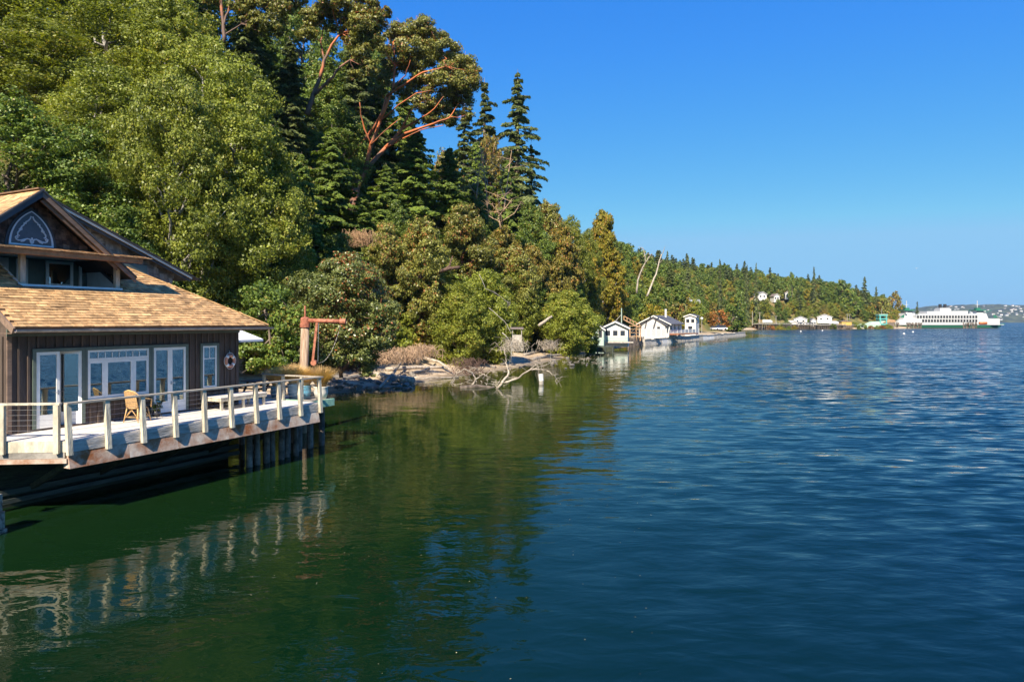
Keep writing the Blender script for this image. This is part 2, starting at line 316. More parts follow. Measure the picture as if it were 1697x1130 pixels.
# ground material: sand near the water, earth and dry grass uphill
m, t, out = nmat('shore_earth'); L = t.links.new
tc = N(t, 'ShaderNodeTexCoord'); sx = N(t, 'ShaderNodeSeparateXYZ'); L(tc.outputs['Object'], sx.inputs[0])
nz = N(t, 'ShaderNodeTexNoise'); nz.inputs['Scale'].default_value = 1.3; nz.inputs['Detail'].default_value = 8; L(tc.outputs['Object'], nz.inputs['Vector'])
n2 = N(t, 'ShaderNodeTexNoise'); n2.inputs['Scale'].default_value = 0.12; n2.inputs['Detail'].default_value = 4; L(tc.outputs['Object'], n2.inputs['Vector'])
sand = ramp(t, [(0.38, (0.30, 0.21, 0.13)), (0.5, (0.46, 0.35, 0.23)), (0.66, (0.58, 0.46, 0.32))]); L(nz.outputs['Fac'], sand.inputs[0])
veg = ramp(t, [(0.35, (0.05, 0.06, 0.015)), (0.5, (0.13, 0.12, 0.03)), (0.62, (0.20, 0.13, 0.05))]); L(n2.outputs['Fac'], veg.inputs[0])
ad = N(t, 'ShaderNodeMath', operation='MULTIPLY_ADD'); L(nz.outputs['Fac'], ad.inputs[0]); ad.inputs[1].default_value = 1.2; L(sx.outputs['Z'], ad.inputs[2])
mr = N(t, 'ShaderNodeMapRange'); mr.inputs['From Min'].default_value = 1.3; mr.inputs['From Max'].default_value = 2.4; L(ad.outputs[0], mr.inputs['Value'])
wet = N(t, 'ShaderNodeMapRange'); wet.inputs['From Min'].default_value = 0.05; wet.inputs['From Max'].default_value = 0.22; wet.inputs['To Min'].default_value = 0.45; L(sx.outputs['Z'], wet.inputs['Value'])
ws = N(t, 'ShaderNodeVectorMath', operation='MULTIPLY'); L(sand.outputs[0], ws.inputs[0]); L(wet.outputs[0], ws.inputs[1])
mx = N(t, 'ShaderNodeMix', data_type='RGBA'); L(mr.outputs[0], mx.inputs['Factor']); L(ws.outputs[0], mx.inputs[6]); L(veg.outputs[0], mx.inputs[7])
p = N(t, 'ShaderNodeBsdfPrincipled'); p.inputs['Roughness'].default_value = 0.9; L(mx.outputs[2], p.inputs['Base Color'])
bp = N(t, 'ShaderNodeBump'); bp.inputs['Strength'].default_value = 0.6; bp.inputs['Distance'].default_value = 0.15; L(nz.outputs['Fac'], bp.inputs['Height']); L(bp.outputs[0], p.inputs['Normal'])
L(p.outputs[0], out.inputs[0]); MAT['earth'] = m
me, _, _ = gridmesh('ground', axis([(-700,-160,30),(-160,-60,5),(-60,100,1.25),(100,440,4)]), axis([(-250,0,20),(0,160,1.25),(160,300,2),(300,600,5),(600,1400,40)]), ground, MAT['earth'])
tag(inst('ground', me), kind='structure')

# ------------------------------------------------------------------ water
m, t, out = nmat('sea_water'); L = t.links.new
tc = N(t, 'ShaderNodeTexCoord')
def wnoise(scale, rot, str_, detail=2, rough=0.5, dist=0.0):
    mp = N(t, 'ShaderNodeMapping'); mp.inputs['Rotation'].default_value = (0, 0, R(rot)); mp.inputs['Scale'].default_value = str_
    L(tc.outputs['Object'], mp.inputs[0]); n = N(t, 'ShaderNodeTexNoise'); n.inputs['Scale'].default_value = scale
    n.inputs['Detail'].default_value = detail; n.inputs['Roughness'].default_value = rough; n.inputs['Distortion'].default_value = dist
    L(mp.outputs[0], n.inputs['Vector']); return n.outputs['Fac']
at = N(t, 'ShaderNodeAttribute'); at.attribute_name = 'shore'
big = wnoise(0.35, 25, (1, 2.0, 1), 2, 0.5, 0.3)
mid = wnoise(1.1, -12, (1, 1.9, 1), 3, 0.55, 0.5)
fine = wnoise(4.5, 15, (1, 1.5, 1), 2, 0.5)
patch = wnoise(0.035, 40, (1, 1.6, 1), 2)
def mth(op, a, b=None, c=None):
    n = N(t, 'ShaderNodeMath', operation=op)
    for i, x in enumerate((a, b, c)):
        if x is None: continue
        if isinstance(x, (int, float)): n.inputs[i].default_value = x
        else: L(x, n.inputs[i])
    return n.outputs[0]
# calm in the lee of the shore, breeze-ruffled further out
lee = N(t, 'ShaderNodeMapRange'); lee.inputs['From Min'].default_value = 0.0; lee.inputs['From Max'].default_value = 1.0; lee.inputs['To Min'].default_value = 1.0; lee.inputs['To Max'].default_value = 0.22
L(at.outputs['Fac'], lee.inputs['Value'])
pm = N(t, 'ShaderNodeMapRange'); pm.inputs['From Min'].default_value = 0.35; pm.inputs['From Max'].default_value = 0.65; pm.inputs['To Min'].default_value = 0.65; pm.inputs['To Max'].default_value = 1.15; L(patch, pm.inputs['Value'])
amp = mth('MULTIPLY', lee.outputs[0], pm.outputs[0])
br = N(t, 'ShaderNodeAttribute'); br.attribute_name = 'breeze'
chop = wnoise(0.60, 14, (0.9, 2.4, 1), 1.5, 0.5, 0.6)
swell = wnoise(0.28, 24, (0.55, 1.5, 1), 0.5, 0.4, 0.3)
B_ = br.outputs['Fac']
hgt = mth('ADD', mth('MULTIPLY', big, mth('MULTIPLY_ADD', B_, 0.10, 0.055)), mth('ADD', mth('MULTIPLY', mid, mth('MULTIPLY_ADD', B_, 0.060, 0.022)), mth('MULTIPLY', fine, mth('MULTIPLY_ADD', B_, 0.005, 0.0030))))
hgt = mth('MULTIPLY', hgt, amp)
hgt = mth('ADD', hgt, mth('MULTIPLY', mth('MULTIPLY', chop, B_), mth('MULTIPLY', pm.outputs[0], 0.09)))
hgt = mth('ADD', hgt, mth('MULTIPLY', mth('MULTIPLY', swell, B_), 0.12))
bp = N(t, 'ShaderNodeBump'); bp.inputs['Strength'].default_value = 1.0; bp.inputs['Distance'].default_value = 1.0; L(hgt, bp.inputs['Height'])
wc = ramp(t, [(0.0, (0.0004, 0.009, 0.021)), (0.22, (0.0005, 0.009, 0.014)), (0.42, (0.0015, 0.0125, 0.0045)), (0.80, (0.006, 0.020, 0.0045)), (0.93, (0.05, 0.048, 0.014)), (1.0, (0.14, 0.115, 0.05))]); 
cl = wnoise(0.25, 0, (1, 1, 1), 5, 0.6)
L(mth('ADD', at.outputs['Fac'], mth('MULTIPLY', mth('SUBTRACT', cl, 0.5), mth('MULTIPLY', at.outputs['Fac'], 0.25))), wc.inputs[0])
p = N(t, 'ShaderNodeBsdfPrincipled'); rg = N(t, 'ShaderNodeMapRange'); rg.inputs['To Min'].default_value = 0.02; rg.inputs['From Min'].default_value = 0.35; rg.inputs['To Max'].default_value = 0.20; L(br.outputs['Fac'], rg.inputs['Value']); p.inputs['IOR'].default_value = 1.31
L(wc.outputs[0], p.inputs['Base Color']); rg.inputs['To Max'].default_value = 0.07; L(rg.outputs[0], p.inputs['Roughness'])
# wave facets: tilts taken straight from smooth vector noise so that far waves keep their slopes
def facet(scale, rot, st, det, amp_):
    mp = N(t, 'ShaderNodeMapping'); mp.inputs['Rotation'].default_value = (0, 0, R(rot)); mp.inputs['Scale'].default_value = st; L(tc.outputs['Object'], mp.inputs[0])
    n = N(t, 'ShaderNodeTexNoise'); n.inputs['Scale'].default_value = scale; n.inputs['Detail'].default_value = det; n.inputs['Distortion'].default_value = 0.4; L(mp.outputs[0], n.inputs['Vector'])
    a_ = N(t, 'ShaderNodeVectorMath', operation='SUBTRACT'); a_.inputs[1].default_value = (.5, .5, .5); L(n.outputs['Color'], a_.inputs[0])
    b_ = N(t, 'ShaderNodeVectorMath', operation='MULTIPLY'); b_.inputs[1].default_value = (amp_*0.8, amp_, 0); L(a_.outputs[0], b_.inputs[0]); return b_.outputs[0]
f1 = facet(1.05, 12, (0.8, 2.4, 1), 3.0, 1.8); f2 = facet(0.25, 20, (0.6, 1.8, 1), 1.0, 0.40)
fa = N(t, 'ShaderNodeVectorMath', operation='ADD'); L(f1, fa.inputs[0]); L(f2, fa.inputs[1])
fs = N(t, 'ShaderNodeVectorMath', operation='SCALE'); L(fa.outputs[0], fs.inputs[0]); L(mth('MULTIPLY', B_, pm.outputs[0]), fs.inputs['Scale'])
fn = N(t, 'ShaderNodeVectorMath', operation='ADD'); L(fs.outputs[0], fn.inputs[0]); L(bp.outputs[0], fn.inputs[1])
# constant jetty-ward tilt put into the normals so ruffled water mirrors higher sky
ct = N(t, 'ShaderNodeCombineXYZ'); L(mth('MULTIPLY', B_, -0.175), ct.inputs['Y']); f3 = N(t, 'ShaderNodeVectorMath', operation='ADD'); L(fn.outputs[0], f3.inputs[0]); L(ct.outputs[0], f3.inputs[1]); fn = f3
fz_ = N(t, 'ShaderNodeVectorMath', operation='NORMALIZE'); L(fn.outputs[0], fz_.inputs[0]); L(fz_.outputs[0], p.inputs['Normal']); L(p.outputs[0], out.inputs[0]); MAT['water'] = m
me, XX, YY = gridmesh('water', axis([(-9000,-600,1400),(-600,-100,50),(-100,140,2),(140,400,10),(400,1000,60),(1000,12000,1100)]), axis([(-1000,-100,100),(-100,0,10),(0,270,2),(270,600,10),(600,1400,80),(1400,14000,1200)]), lambda X, Y: X*0.0, MAT['water'])
d = np.clip(-sdist(XX, YY), 0, 1e4).ravel(); sh = 1/(1+(d/11.0)**1.6); sh = np.where(d < 6, 0.80+0.20*(1-d/6)**1.0*1.0, sh)
sh = np.where(d >= 6, np.minimum(0.80, 1/(1+(d/25.0)**2.4)), sh)
a = me.attributes.new('shore', 'FLOAT', 'POINT'); a.data.foreach_set('value', sh.astype(np.float32))
far_ = np.maximum(np.clip((np.hypot(XX, YY).ravel()-22)/230, 0, 1)**0.7, np.clip((XX.ravel()+3)/26, 0, 1)*0.62); far_ *= np.clip((d-6)/22, 0.08, 1)
a = me.attributes.new('breeze', 'FLOAT', 'POINT'); a.data.foreach_set('value', far_.astype(np.float32))
tag(inst('water', me), kind='structure')
# leaves and foam specks afloat
mb = MB(); rf = random.Random(12)
for _ in range(260):
    y = rf.uniform(9, 42); x = rf.uniform(-.62, .25)*y
    if float(sdist(np.array([x]), np.array([y]))[0]) > -1 or (x < -9 and y > 15): continue
    r_ = rf.uniform(.005, .018); a0 = rf.uniform(0, 6.28); mb.add([(x+r_*math.cos(a0+k*1.57)*(1 if k % 2 else .6), y+r_*math.sin(a0+k*1.57)*(1 if k % 2 else .6), .004) for k in range(4)], [(0, 1, 2, 3)])
tag(mb.build('floating_leaves', M('fallen_leaf', (0.35, 0.30, 0.16), 0.7, 0.3, rv=0.4)), 'tiny fallen leaves and specks floating on the calm green water', 'leaves', kind='stuff')

# ------------------------------------------------------------------ far land
def ridge(name, pts, depth, mat, seed, jag):
    """pts: (X, Y, height) along a far ridge; depth: metres it runs back"""
    rs = np.random.default_rng(seed); xs = np.array([p[0] for p in pts]); n = 160; T = np.linspace(xs[0], xs[-1], n)
    Yb = np.interp(T, xs, [p[1] for p in pts]); H = np.interp(T, xs, [p[2] for p in pts]); rows = 12; V = []
    for r in range(rows):
        f = r/(rows-1); z = H*math.sin(min(1.0, f*1.3)*math.pi/2)**0.8*(1 if f < 0.8 else 1-(f-0.8)*2)-1
        V.append(np.stack([T, Yb+f*depth, z+rs.normal(0, jag, n)*(f > 0.02)], 1))
    V = np.concatenate(V); i = (np.arange(rows-1)[:, None]*n+np.arange(n-1)[None, :]).ravel()
    o = inst(name, npmesh(name, V, np.stack([i, i+1, i+1+n, i+n], 1), mat)); return tag(o, kind='structure')
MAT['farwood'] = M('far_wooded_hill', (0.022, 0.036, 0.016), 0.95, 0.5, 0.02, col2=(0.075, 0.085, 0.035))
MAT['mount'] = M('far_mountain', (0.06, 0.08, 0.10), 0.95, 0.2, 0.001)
FS = 3300.0
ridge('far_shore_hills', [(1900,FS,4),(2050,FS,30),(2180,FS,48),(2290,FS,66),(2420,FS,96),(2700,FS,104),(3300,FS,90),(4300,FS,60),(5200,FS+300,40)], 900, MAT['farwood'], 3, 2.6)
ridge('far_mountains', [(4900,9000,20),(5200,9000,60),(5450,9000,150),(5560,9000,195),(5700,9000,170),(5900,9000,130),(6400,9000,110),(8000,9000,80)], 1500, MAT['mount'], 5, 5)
# houses on the far shore
hm = MB().box(-8, 8, -5, 5, 0, 7, 0).add([(-9,-6,7),(9,-6,7),(9,6,7),(-9,6,7),(-9,0,11),(9,0,11)], [(0,1,5,4),(2,3,4,5),(0,4,3),(1,2,5)], 1)
hmesh = [hm.mesh('distant_house', [MAT['hwhite'], MAT['slate']]), hm.mesh('distant_house', [MAT['canvas'], MAT['brownroof']])]
for k in range(120):
    x = random.uniform(2330, 3100) if k > 20 else random.uniform(2120, 2400); f = random.uniform(0.03, 0.62)
    Hh = np.interp(x, [1900,2050,2180,2290,2420,2700,3300], [4,30,48,66,96,104,90]); z = Hh*math.sin(min(1, f*1.3)*math.pi/2)**0.8-4
    o = inst('distant_house', hmesh[k % 2], None, (x, FS+f*900-10, z), (0, 0, random.uniform(-.5, .5)), (random.uniform(.45, .95),)*3)
    tag(o, 'tiny pale house on the hazy far shore across the water', 'house', 'houses scattered over the far shore hills')

# ------------------------------------------------------------------ foliage generators
def quads(cen, nrm, L_, asp, along=None):
    n = len(cen); r = rng.normal(size=(n, 3)) if along is None else along
    nrm = nrm/np.linalg.norm(nrm, axis=1, keepdims=True)
    t = r-(r*nrm).sum(1, keepdims=True)*nrm; t /= np.linalg.norm(t, axis=1, keepdims=True)+1e-9; b = np.cross(nrm, t)
    L_ = (L_*np.ones(n))[:, None]*0.5; W = L_*asp
    V = np.stack([cen-t*L_, cen-t*L_*0.1+b*W, cen+t*L_, cen-t*L_*0.1-b*W], 1).reshape(-1, 3)
    return V
def leafmesh(name, V, mat):
    F = np.arange(len(V)).reshape(-1, 4); return npmesh(name, V, F, mat)
def blob_leaves(c, r, n, size, asp=0.6, flat=0.75, sub=26, subr=0.34, up=0.12):
    """leaves in many small clumps spread over a lobe: centre c, radii r"""
    c = np.array(c); r = np.array(r)*np.ones(3); out = []
    per = max(3, int(n/sub)); dirs = rng.normal(size=(sub, 3)); dirs /= np.linalg.norm(dirs, axis=1, keepdims=True)
    rad = rng.uniform(0.45, 0.95, (sub, 1)); cc = c+dirs*r*rad
    sr = r.mean()*subr*rng.uniform(0.7, 1.35, (sub, 1, 1))
    d = rng.normal(size=(sub, per, 3)); d /= np.linalg.norm(d, axis=2, keepdims=True)
    q = rng.uniform(0.25, 1.05, (sub, per, 1))**0.6
    pos = cc[:, None, :]+d*q*sr*np.array([1.15, 1.15, flat])
    nr = d*0.6+rng.normal(size=d.shape)*0.55+np.array([0, 0, up])+dirs[:, None, :]*0.5
    return quads(pos.reshape(-1, 3), nr.reshape(-1, 3), size*rng.uniform(0.5, 1.5, sub*per), asp)
def limb(mb, p, q, r0, r1, wob=0.08, n=5, sides=6):
    p = Vector(p); q = Vector(q); Ln = (q-p).length; pts = []; rr = []
    for i in range(n+1):
        f = i/n; w = Vector((random.gauss(0, 1), random.gauss(0, 1), random.gauss(0, .5)))*wob*Ln*math.sin(f*math.pi)*0.5
        pts.append(p.lerp(q, f)+w); rr.append(r0*(1-f)+r1*f)
    mb.tube(pts, rr, sides); return pts
def broad(name, H, Rr, mat, barkm, lobes=34, leaves=42000, size=0.2, low=0.12, seed=1, top=0.5):
    """broadleaf tree with an uneven lobed crown; returns (trunk mesh, crown mesh, H, R)"""
    global rng; rng = np.random.default_rng(seed); random.seed(seed)
    V = []; mb = MB(); limb(mb, (0, 0, -1.5), (0.3, 0.2, H*0.8), H*0.017+0.08, 0.05, 0.05, 8)
    tot = 0; L_ = []
    for k in range(lobes):
        f = (k+0.5)/lobes; z = H*(low+(0.93-low)*f); env = math.sin(min(1, (f+0.12)/(top+0.12))*math.pi/2) if f < top else math.cos((f-top)/(1-top)*math.pi/2*0.86)
        a = k*2.399+random.uniform(-.5, .5); rad = Rr*env*random.uniform(0.45, 0.78); lr = Rr*random.uniform(0.27, 0.42)*(0.55+0.45*env)
        L_.append(((rad*math.cos(a), rad*math.sin(a), z), lr)); tot += lr**2
    for c, lr in L_:
        V.append(blob_leaves(c, (lr, lr, lr*0.8), leaves*lr**2/tot, size))
        zt = max(0.05*H, c[2]-math.hypot(c[0], c[1])*0.9); limb(mb, (0.3*zt/H, 0.2*zt/H, zt), c, 0.012*H*(1-zt/H)+0.03, 0.02, 0.1, 4, 5)
    return mb.mesh('trunk', barkm, True), leafmesh('crown', np.concatenate(V), mat), H, Rr
def fir(name, H, Rr, mat, barkm, nb=150, size=0.5, low=0.1, seed=1, droop=0.35, gap=0.5, expo=0.7, dens=70):
    global rng; rng = np.random.default_rng(seed); random.seed(seed)
    mb = MB(); mb.tube([(0, 0, -1.5), (0.05, 0, H*0.35), (0.0, 0.06, H*0.7), (0, 0, H)], [H*0.014+0.06, H*0.011+.04, H*0.006+.02, 0.015], 8)
    cen = []; nr = []; al = []; sz = []
    for k in range(nb):
        f = (k+random.random())/nb; z = H*(low+(0.985-low)*f); Ln = Rr*(1-f)**expo*random.uniform(0.55, 1.25)+0.25
        if random.random() < gap*0.5: Ln *= random.uniform(0.3, 0.7)
        a = k*2.399+random.uniform(-.6, .6); ca, sa = math.cos(a), math.sin(a); dz = -droop*Ln*(1-f*0.7)
        tip = Vector((ca*Ln, sa*Ln, z+dz)); mb.tube([(0, 0, z), (ca*Ln*0.5, sa*Ln*0.5, z+dz*0.35), tip], [0.05*Ln/Rr+.02, 0.03, 0.01], 4)
        n = max(8, int(dens*(0.35+0.65*Ln/Rr))); tt = rng.uniform(0.10, 1.03, n)**0.85; wid = Ln*0.42*(1.08-tt)+0.15
        side = rng.uniform(-1, 1, n)*wid; x = tt*Ln
        px_ = ca*x-sa*side; py_ = sa*x+ca*side; pz = z+dz*tt**1.5-np.abs(side)*0.28-rng.uniform(0, 0.28, n)
        cen.append(np.stack([px_, py_, pz], 1)); nr.append(np.stack([ca*.8+rng.normal(0, .45, n), sa*.8+rng.normal(0, .45, n), np.full(n, .55)], 1))
        sg = np.sign(side); al.append(np.stack([ca*0.8-sa*sg, sa*0.8+ca*sg, rng.normal(-.45, .25, n)], 1)); sz.append(size*rng.uniform(.6, 1.25, n)*(0.6+0.4*(1-f)))
    V = quads(np.concatenate(cen), np.concatenate(nr), np.concatenate(sz), 0.5, np.concatenate(al))
    return mb.mesh('trunk', barkm, True), leafmesh('crown', V, mat), H, Rr
TREES = {}
TREES['alder_a'] = broad('a', 22, 5.5, MAT['l_alder'], MAT['alder'], 52, 95000, 0.18, 0.08, 11)
TREES['alder_b'] = broad('b', 20, 5.5, MAT['l_alder'], MAT['alder'], 46, 85000, 0.19, 0.10, 12, 0.45)
TREES['alder_c'] = broad('b', 18, 5.0, MAT['l_olive'], MAT['alder'], 46, 75000, 0.19, 0.10, 19, 0.5)
TREES['maple_a'] = broad('c', 20, 6.0, MAT['l_maple'], MAT['bark'], 44, 65000, 0.23, 0.10, 13)
TREES['maple_b'] = broad('c', 16, 5.0, MAT['l_maple'], MAT['bark'], 40, 55000, 0.22, 0.06, 14, 0.4)
TREES['madr_a'] = broad('d', 14, 4.6, MAT['l_madrone'], MAT['redbark'], 30, 44000, 0.24, 0.15, 15, 0.6)
TREES['madr_b'] = broad('d', 12, 4.6, MAT['l_brown'], MAT['redbark'], 28, 34000, 0.25, 0.18, 16, 0.6)
TREES['olive_a'] = broad('e', 10, 4.8, MAT['l_olive'], MAT['bark'], 40, 52000, 0.21, 0.05, 17, 0.45)
TREES['gold_a'] = broad('f', 12, 3.6, MAT['l_yellow'], MAT['alder'], 38, 36000, 0.24, 0.05, 18, 0.3)
TREES['shrub_g'] = broad('s', 3.2, 2.3, MAT['l_maple'], MAT['bark'], 12, 7000, 0.19, 0.08, 21, 0.4)
TREES['shrub_o'] = broad('s', 3.0, 2.4, MAT['l_olive'], MAT['bark'], 12, 7000, 0.19, 0.08, 22, 0.4)
TREES['shrub_y'] = broad('s', 2.6, 2.4, MAT['l_yellow'], MAT['bark'], 12, 6000, 0.19, 0.08, 23, 0.4)
TREES['shrub_m'] = broad('s', 4.0, 2.6, MAT['l_madrone'], MAT['redbark'], 13, 8000, 0.20, 0.08, 24, 0.5)
TREES['shrub_r'] = broad('s', 2.6, 2.4, MAT['l_orange'], MAT['bark'], 11, 5000, 0.20, 0.08, 25, 0.4)
TREES['fir_a'] = fir('f', 28, 5.0, MAT['l_fir'], MAT['bark'], 190, 0.75, 0.16, 31, dens=150)
TREES['fir_c'] = fir('f', 30, 5.6, MAT['l_fir'], MAT['bark'], 105, 0.62, 0.14, 36, 0.55, 1.0, 0.78, 260)
TREES['fir_d'] = fir('f', 26, 4.8, MAT['l_fir'], MAT['bark'], 90, 0.60, 0.10, 37, 0.45, 1.0, 0.7, 220)
TREES['fir_b'] = fir('f', 24, 4.6, MAT['l_fir'], MAT['bark'], 170, 0.72, 0.06, 32, 0.3, dens=150)
TREES['hem_a'] = fir('f', 20, 5.0, MAT['l_hemlock'], MAT['bark'], 190, 0.66, 0.03, 33, 0.3, expo=.6, dens=190)
# small meshes for the distant wood
FAR = [broad('x', 11, 4.2, MAT['l_maple'], MAT['bark'], 22, 2600, 0.62, 0.1, 41), broad('x', 10, 4.5, MAT['l_olive'], MAT['bark'], 22, 2600, 0.62, 0.1, 42, 0.45),
       broad('x', 9, 4.0, MAT['l_madrone'], MAT['redbark'], 20, 2300, 0.62, 0.12, 43, 0.5), broad('x', 13, 4.0, MAT['l_maple'], MAT['bark'], 24, 2700, 0.62, 0.1, 44, 0.4),
       fir('x', 17, 3.2, MAT['l_fir'], MAT['bark'], 60, 1.1, 0.06, 45, dens=60), fir('x', 20, 3.6, MAT['l_fir'], MAT['bark'], 66, 1.2, 0.08, 46, dens=60),
       broad('x', 9, 4.4, MAT['l_yellow'], MAT['bark'], 14, 1300, 0.7, 0.1, 47, 0.5), broad('x', 10, 4.4, MAT['l_brown'], MAT['bark'], 20, 2300, 0.62, 0.1, 48, 0.5)]
def tree(kind, px, ytop, D, rpx, label, cat='tree', name=None, group=None, rz=None, lean=(0, 0), fix=False):
    tm, cm, H0, R0 = TREES[kind]
    Dc = np.arange(D, D+80, 1.0); xc = (px-848.5)/FP*Dc; ok_ = sdist(xc, Dc) > np.interp(Dc, KY, KD0)+0.35*rpx/FP*Dc-1.5; D = float(Dc[np.argmax(ok_)]) if ok_.any() and not fix else D
    q = P(px, ytop, D); g = gz(q.x, q.y); H = max(2.0, q.z-g); Rw = rpx/FP*D
    nm = name or {'fir': 'fir_tree', 'hem': 'hemlock_tree', 'ald': 'alder_tree', 'map': 'maple_tree', 'mad': 'madrone_tree', 'oli': 'broadleaf_tree', 'gol': 'golden_tree', 'shr': 'shrub'}[kind[:3]]
    o = thing(nm, label, cat, (q.x, q.y, g-0.1), rz if rz is not None else random.uniform(0, 6.28), group)
    o.rotation_euler = (lean[0], lean[1], o.rotation_euler[2]); s = Rw/R0; o.scale = (s, s, H/H0)
    inst('trunk', tm, o); inst('crown', cm, o); return o
def custom_tree(name, label, D, limbs, clusters, lmat, bmat, size, dens=1.0, cat='tree', depth=0.8, base=None, seed=5, flat=0.75):
    """limbs: [(radius0, radius1, [(px,py,dD)...])]; clusters: [(px,py,rpx[,dD])] all at their own distance from the jetty"""
    global rng; rng = np.random.default_rng(seed); random.seed(seed)
    b = P(base[0], base[1], D) if base else P(limbs[0][2][0][0], limbs[0][2][0][1], D)
    o = thing(name, label, cat, b); mb = MB()
    for r0, r1, pts in limbs:
        w = [P(x, y, D+dd)-b for x, y, dd in pts]; fine = []
        for i in range(len(w)-1):
            for k in range(3): fine.append(w[i].lerp(w[i+1], k/3)+Vector([random.gauss(0, 0.035) for _ in range(3)]))
        fine.append(w[-1]); n = len(fine); mb.tube(fine, [r0+(r1-r0)*i/(n-1) for i in range(n)], 7)
    V = []
    for c in clusters:
        dd = c[3] if len(c) > 3 else random.uniform(-1, 1)*depth*c[2]/FP*D; q = P(c[0], c[1], D+dd)-b; r = 1.12*c[2]/FP*D
        V.append(blob_leaves(q, (r, r, r*0.82), dens*4*math.pi*r*r/(size*size*0.30), size, 0.6, flat, max(8, int(16+r*5)), 0.32))
        # twigs feeding the clump
        ls = min((P(x, y, D+d2)-b for _, _, pts in limbs for x, y, d2 in pts[1:]), key=lambda a: (a-q).length) if limbs else Vector((0, 0, 0))
        if (ls-q).length < 7: limb(mb, ls, q, 0.06+0.012*r, 0.02, 0.12, 4, 5)
        for _ in range(4): limb(mb, q+Vector((0, 0, -r*.3)), q+Vector([random.uniform(-.8, .8)*r for _ in range(3)]), 0.03, 0.012, 0.12, 3, 4)
    mb.build('trunk', bmat, o, True); inst('crown', leafmesh('crown', np.concatenate(V), lmat), o); return o

# ------------------------------------------------------------------ the boathouse (local x = along the front, y = inland)
HA = math.atan2(0.894, 0.447); HO = Vector((-11.2, 17.2, 0))
def HL(u, v, z=0.0):
    c, s = math.cos(HA), math.sin(HA); return Vector((HO.x+u*c-v*s, HO.y+u*s+v*c, z))
WV = 2.3; DZ = 2.0; U0, U1 = -0.2, 7.4
house = thing('boathouse', 'brown board and batten boathouse with tan shingle roof built over the water', 'house', HO, HA)
def openwall(mb, u0, u1, z0, z1, v0, v1, holes):
    us = sorted({u0, u1, *[h[0] for h in holes], *[h[1] for h in holes]})
    for a, b in zip(us[:-1], us[1:]):
        zz = z0
        for h in sorted([h for h in holes if h[0] < (a+b)/2 < h[1]], key=lambda h: h[2]):
            if h[2] > zz: mb.box(a, b, v0, v1, zz, h[2])
            zz = h[3]
        if zz < z1: mb.box(a, b, v0, v1, zz, z1)
D1 = (0.50, 1.74, DZ+0.06, 4.16); W2 = (1.90, 3.84, 2.72, 4.16); D3 = (4.00, 5.18, DZ+0.06, 4.16); W4 = (5.84, 6.42, 2.72, 4.16)
mb = MB(); openwall(mb, U0, U1, 1.9, 4.86, WV, WV+0.12, [D1, W2, D3, W4]); mb.build('wall', MAT['board'], house)
MB().box(U0+0.003, U0+0.12, WV+0.12, 11, 1.9, 4.86).build('wall', MAT['board'], house)
MB().prism([(U0+0.003, WV+.12, 4.862), (U0+.003, 5.4, 4.862), (U0+.003, 5.4, 7.05), (U0+.003, WV+.12, 5.18)], (0.115, 0, 0)).build('wall', MAT['board'], house)
MB().box(U1-0.12, U1-0.003, WV+0.12, 11, 1.9, 4.86).build('wall', MAT['board'], house)
MB().box(U0+.12, U1-.12, WV+0.12, 11, 1.86, 1.98).build('floor', MAT['interior'], house)
MB().box(U0+.12, U1-.12, 6.2, 6.3, 1.98, 4.8).build('inner_wall', MAT['interior'], house)
MB().box(U0+.12, U1-.12, WV+0.12, 6.2, 4.8, 4.84).build('ceiling', MAT['interior'], house)
# battens
u = U0+0.03
while u < U1:
    spans = [(DZ, 4.60)]
    for h in (D1, W2, D3, W4):
        if h[0]-0.12 < u < h[1]+0.10: spans = [(h[3]+0.13, 4.60)]+([(DZ, h[2]-0.12)] if h[2] > 2.3 else [])
    for a, b in spans: MB().box(u-0.025, u+0.025, WV-0.032, WV-0.002, a, b).build('batten', MAT['batten'], house)
    u += 0.24
for v in np.arange(WV+0.2, 4.6, 0.24): MB().box(U0-0.03, U0, v-0.025, v+0.025, DZ, 4.6).build('batten', MAT['batten'], house)
MB().box(U0-0.02, U0+0.09, WV-0.04, WV-0.002, DZ, 4.6).build('corner_board', MAT['fascia'], house)
MB().box(U0-0.022, U1+0.02, WV-0.035, WV-0.003, 4.602, 4.80).build('frieze_board', MAT['trim'], house)
def trimframe(h, sill=True, w=0.09):
    mb = MB(); a, b, z0, z1 = h; mb.box(a-w, a, WV-0.045, WV+.02, z0-(0.0 if z0 < 2.3 else w), z1+w); mb.box(b, b+w, WV-0.045, WV+.02, z0-(0.0 if z0 < 2.3 else w), z1+w); mb.box(a, b, WV-0.045, WV+.02, z1, z1+w)
    if z0 > 2.3: mb.box(a-w-0.04, b+w+0.04, WV-0.09, WV-0.046, z0-w, z0-0.02); mb.box(a, b, WV-0.045, WV+.02, z0-w, z0)
    return mb
for h in (D1, W2, D3, W4): trimframe(h).build('window_trim', MAT['trim'], house)
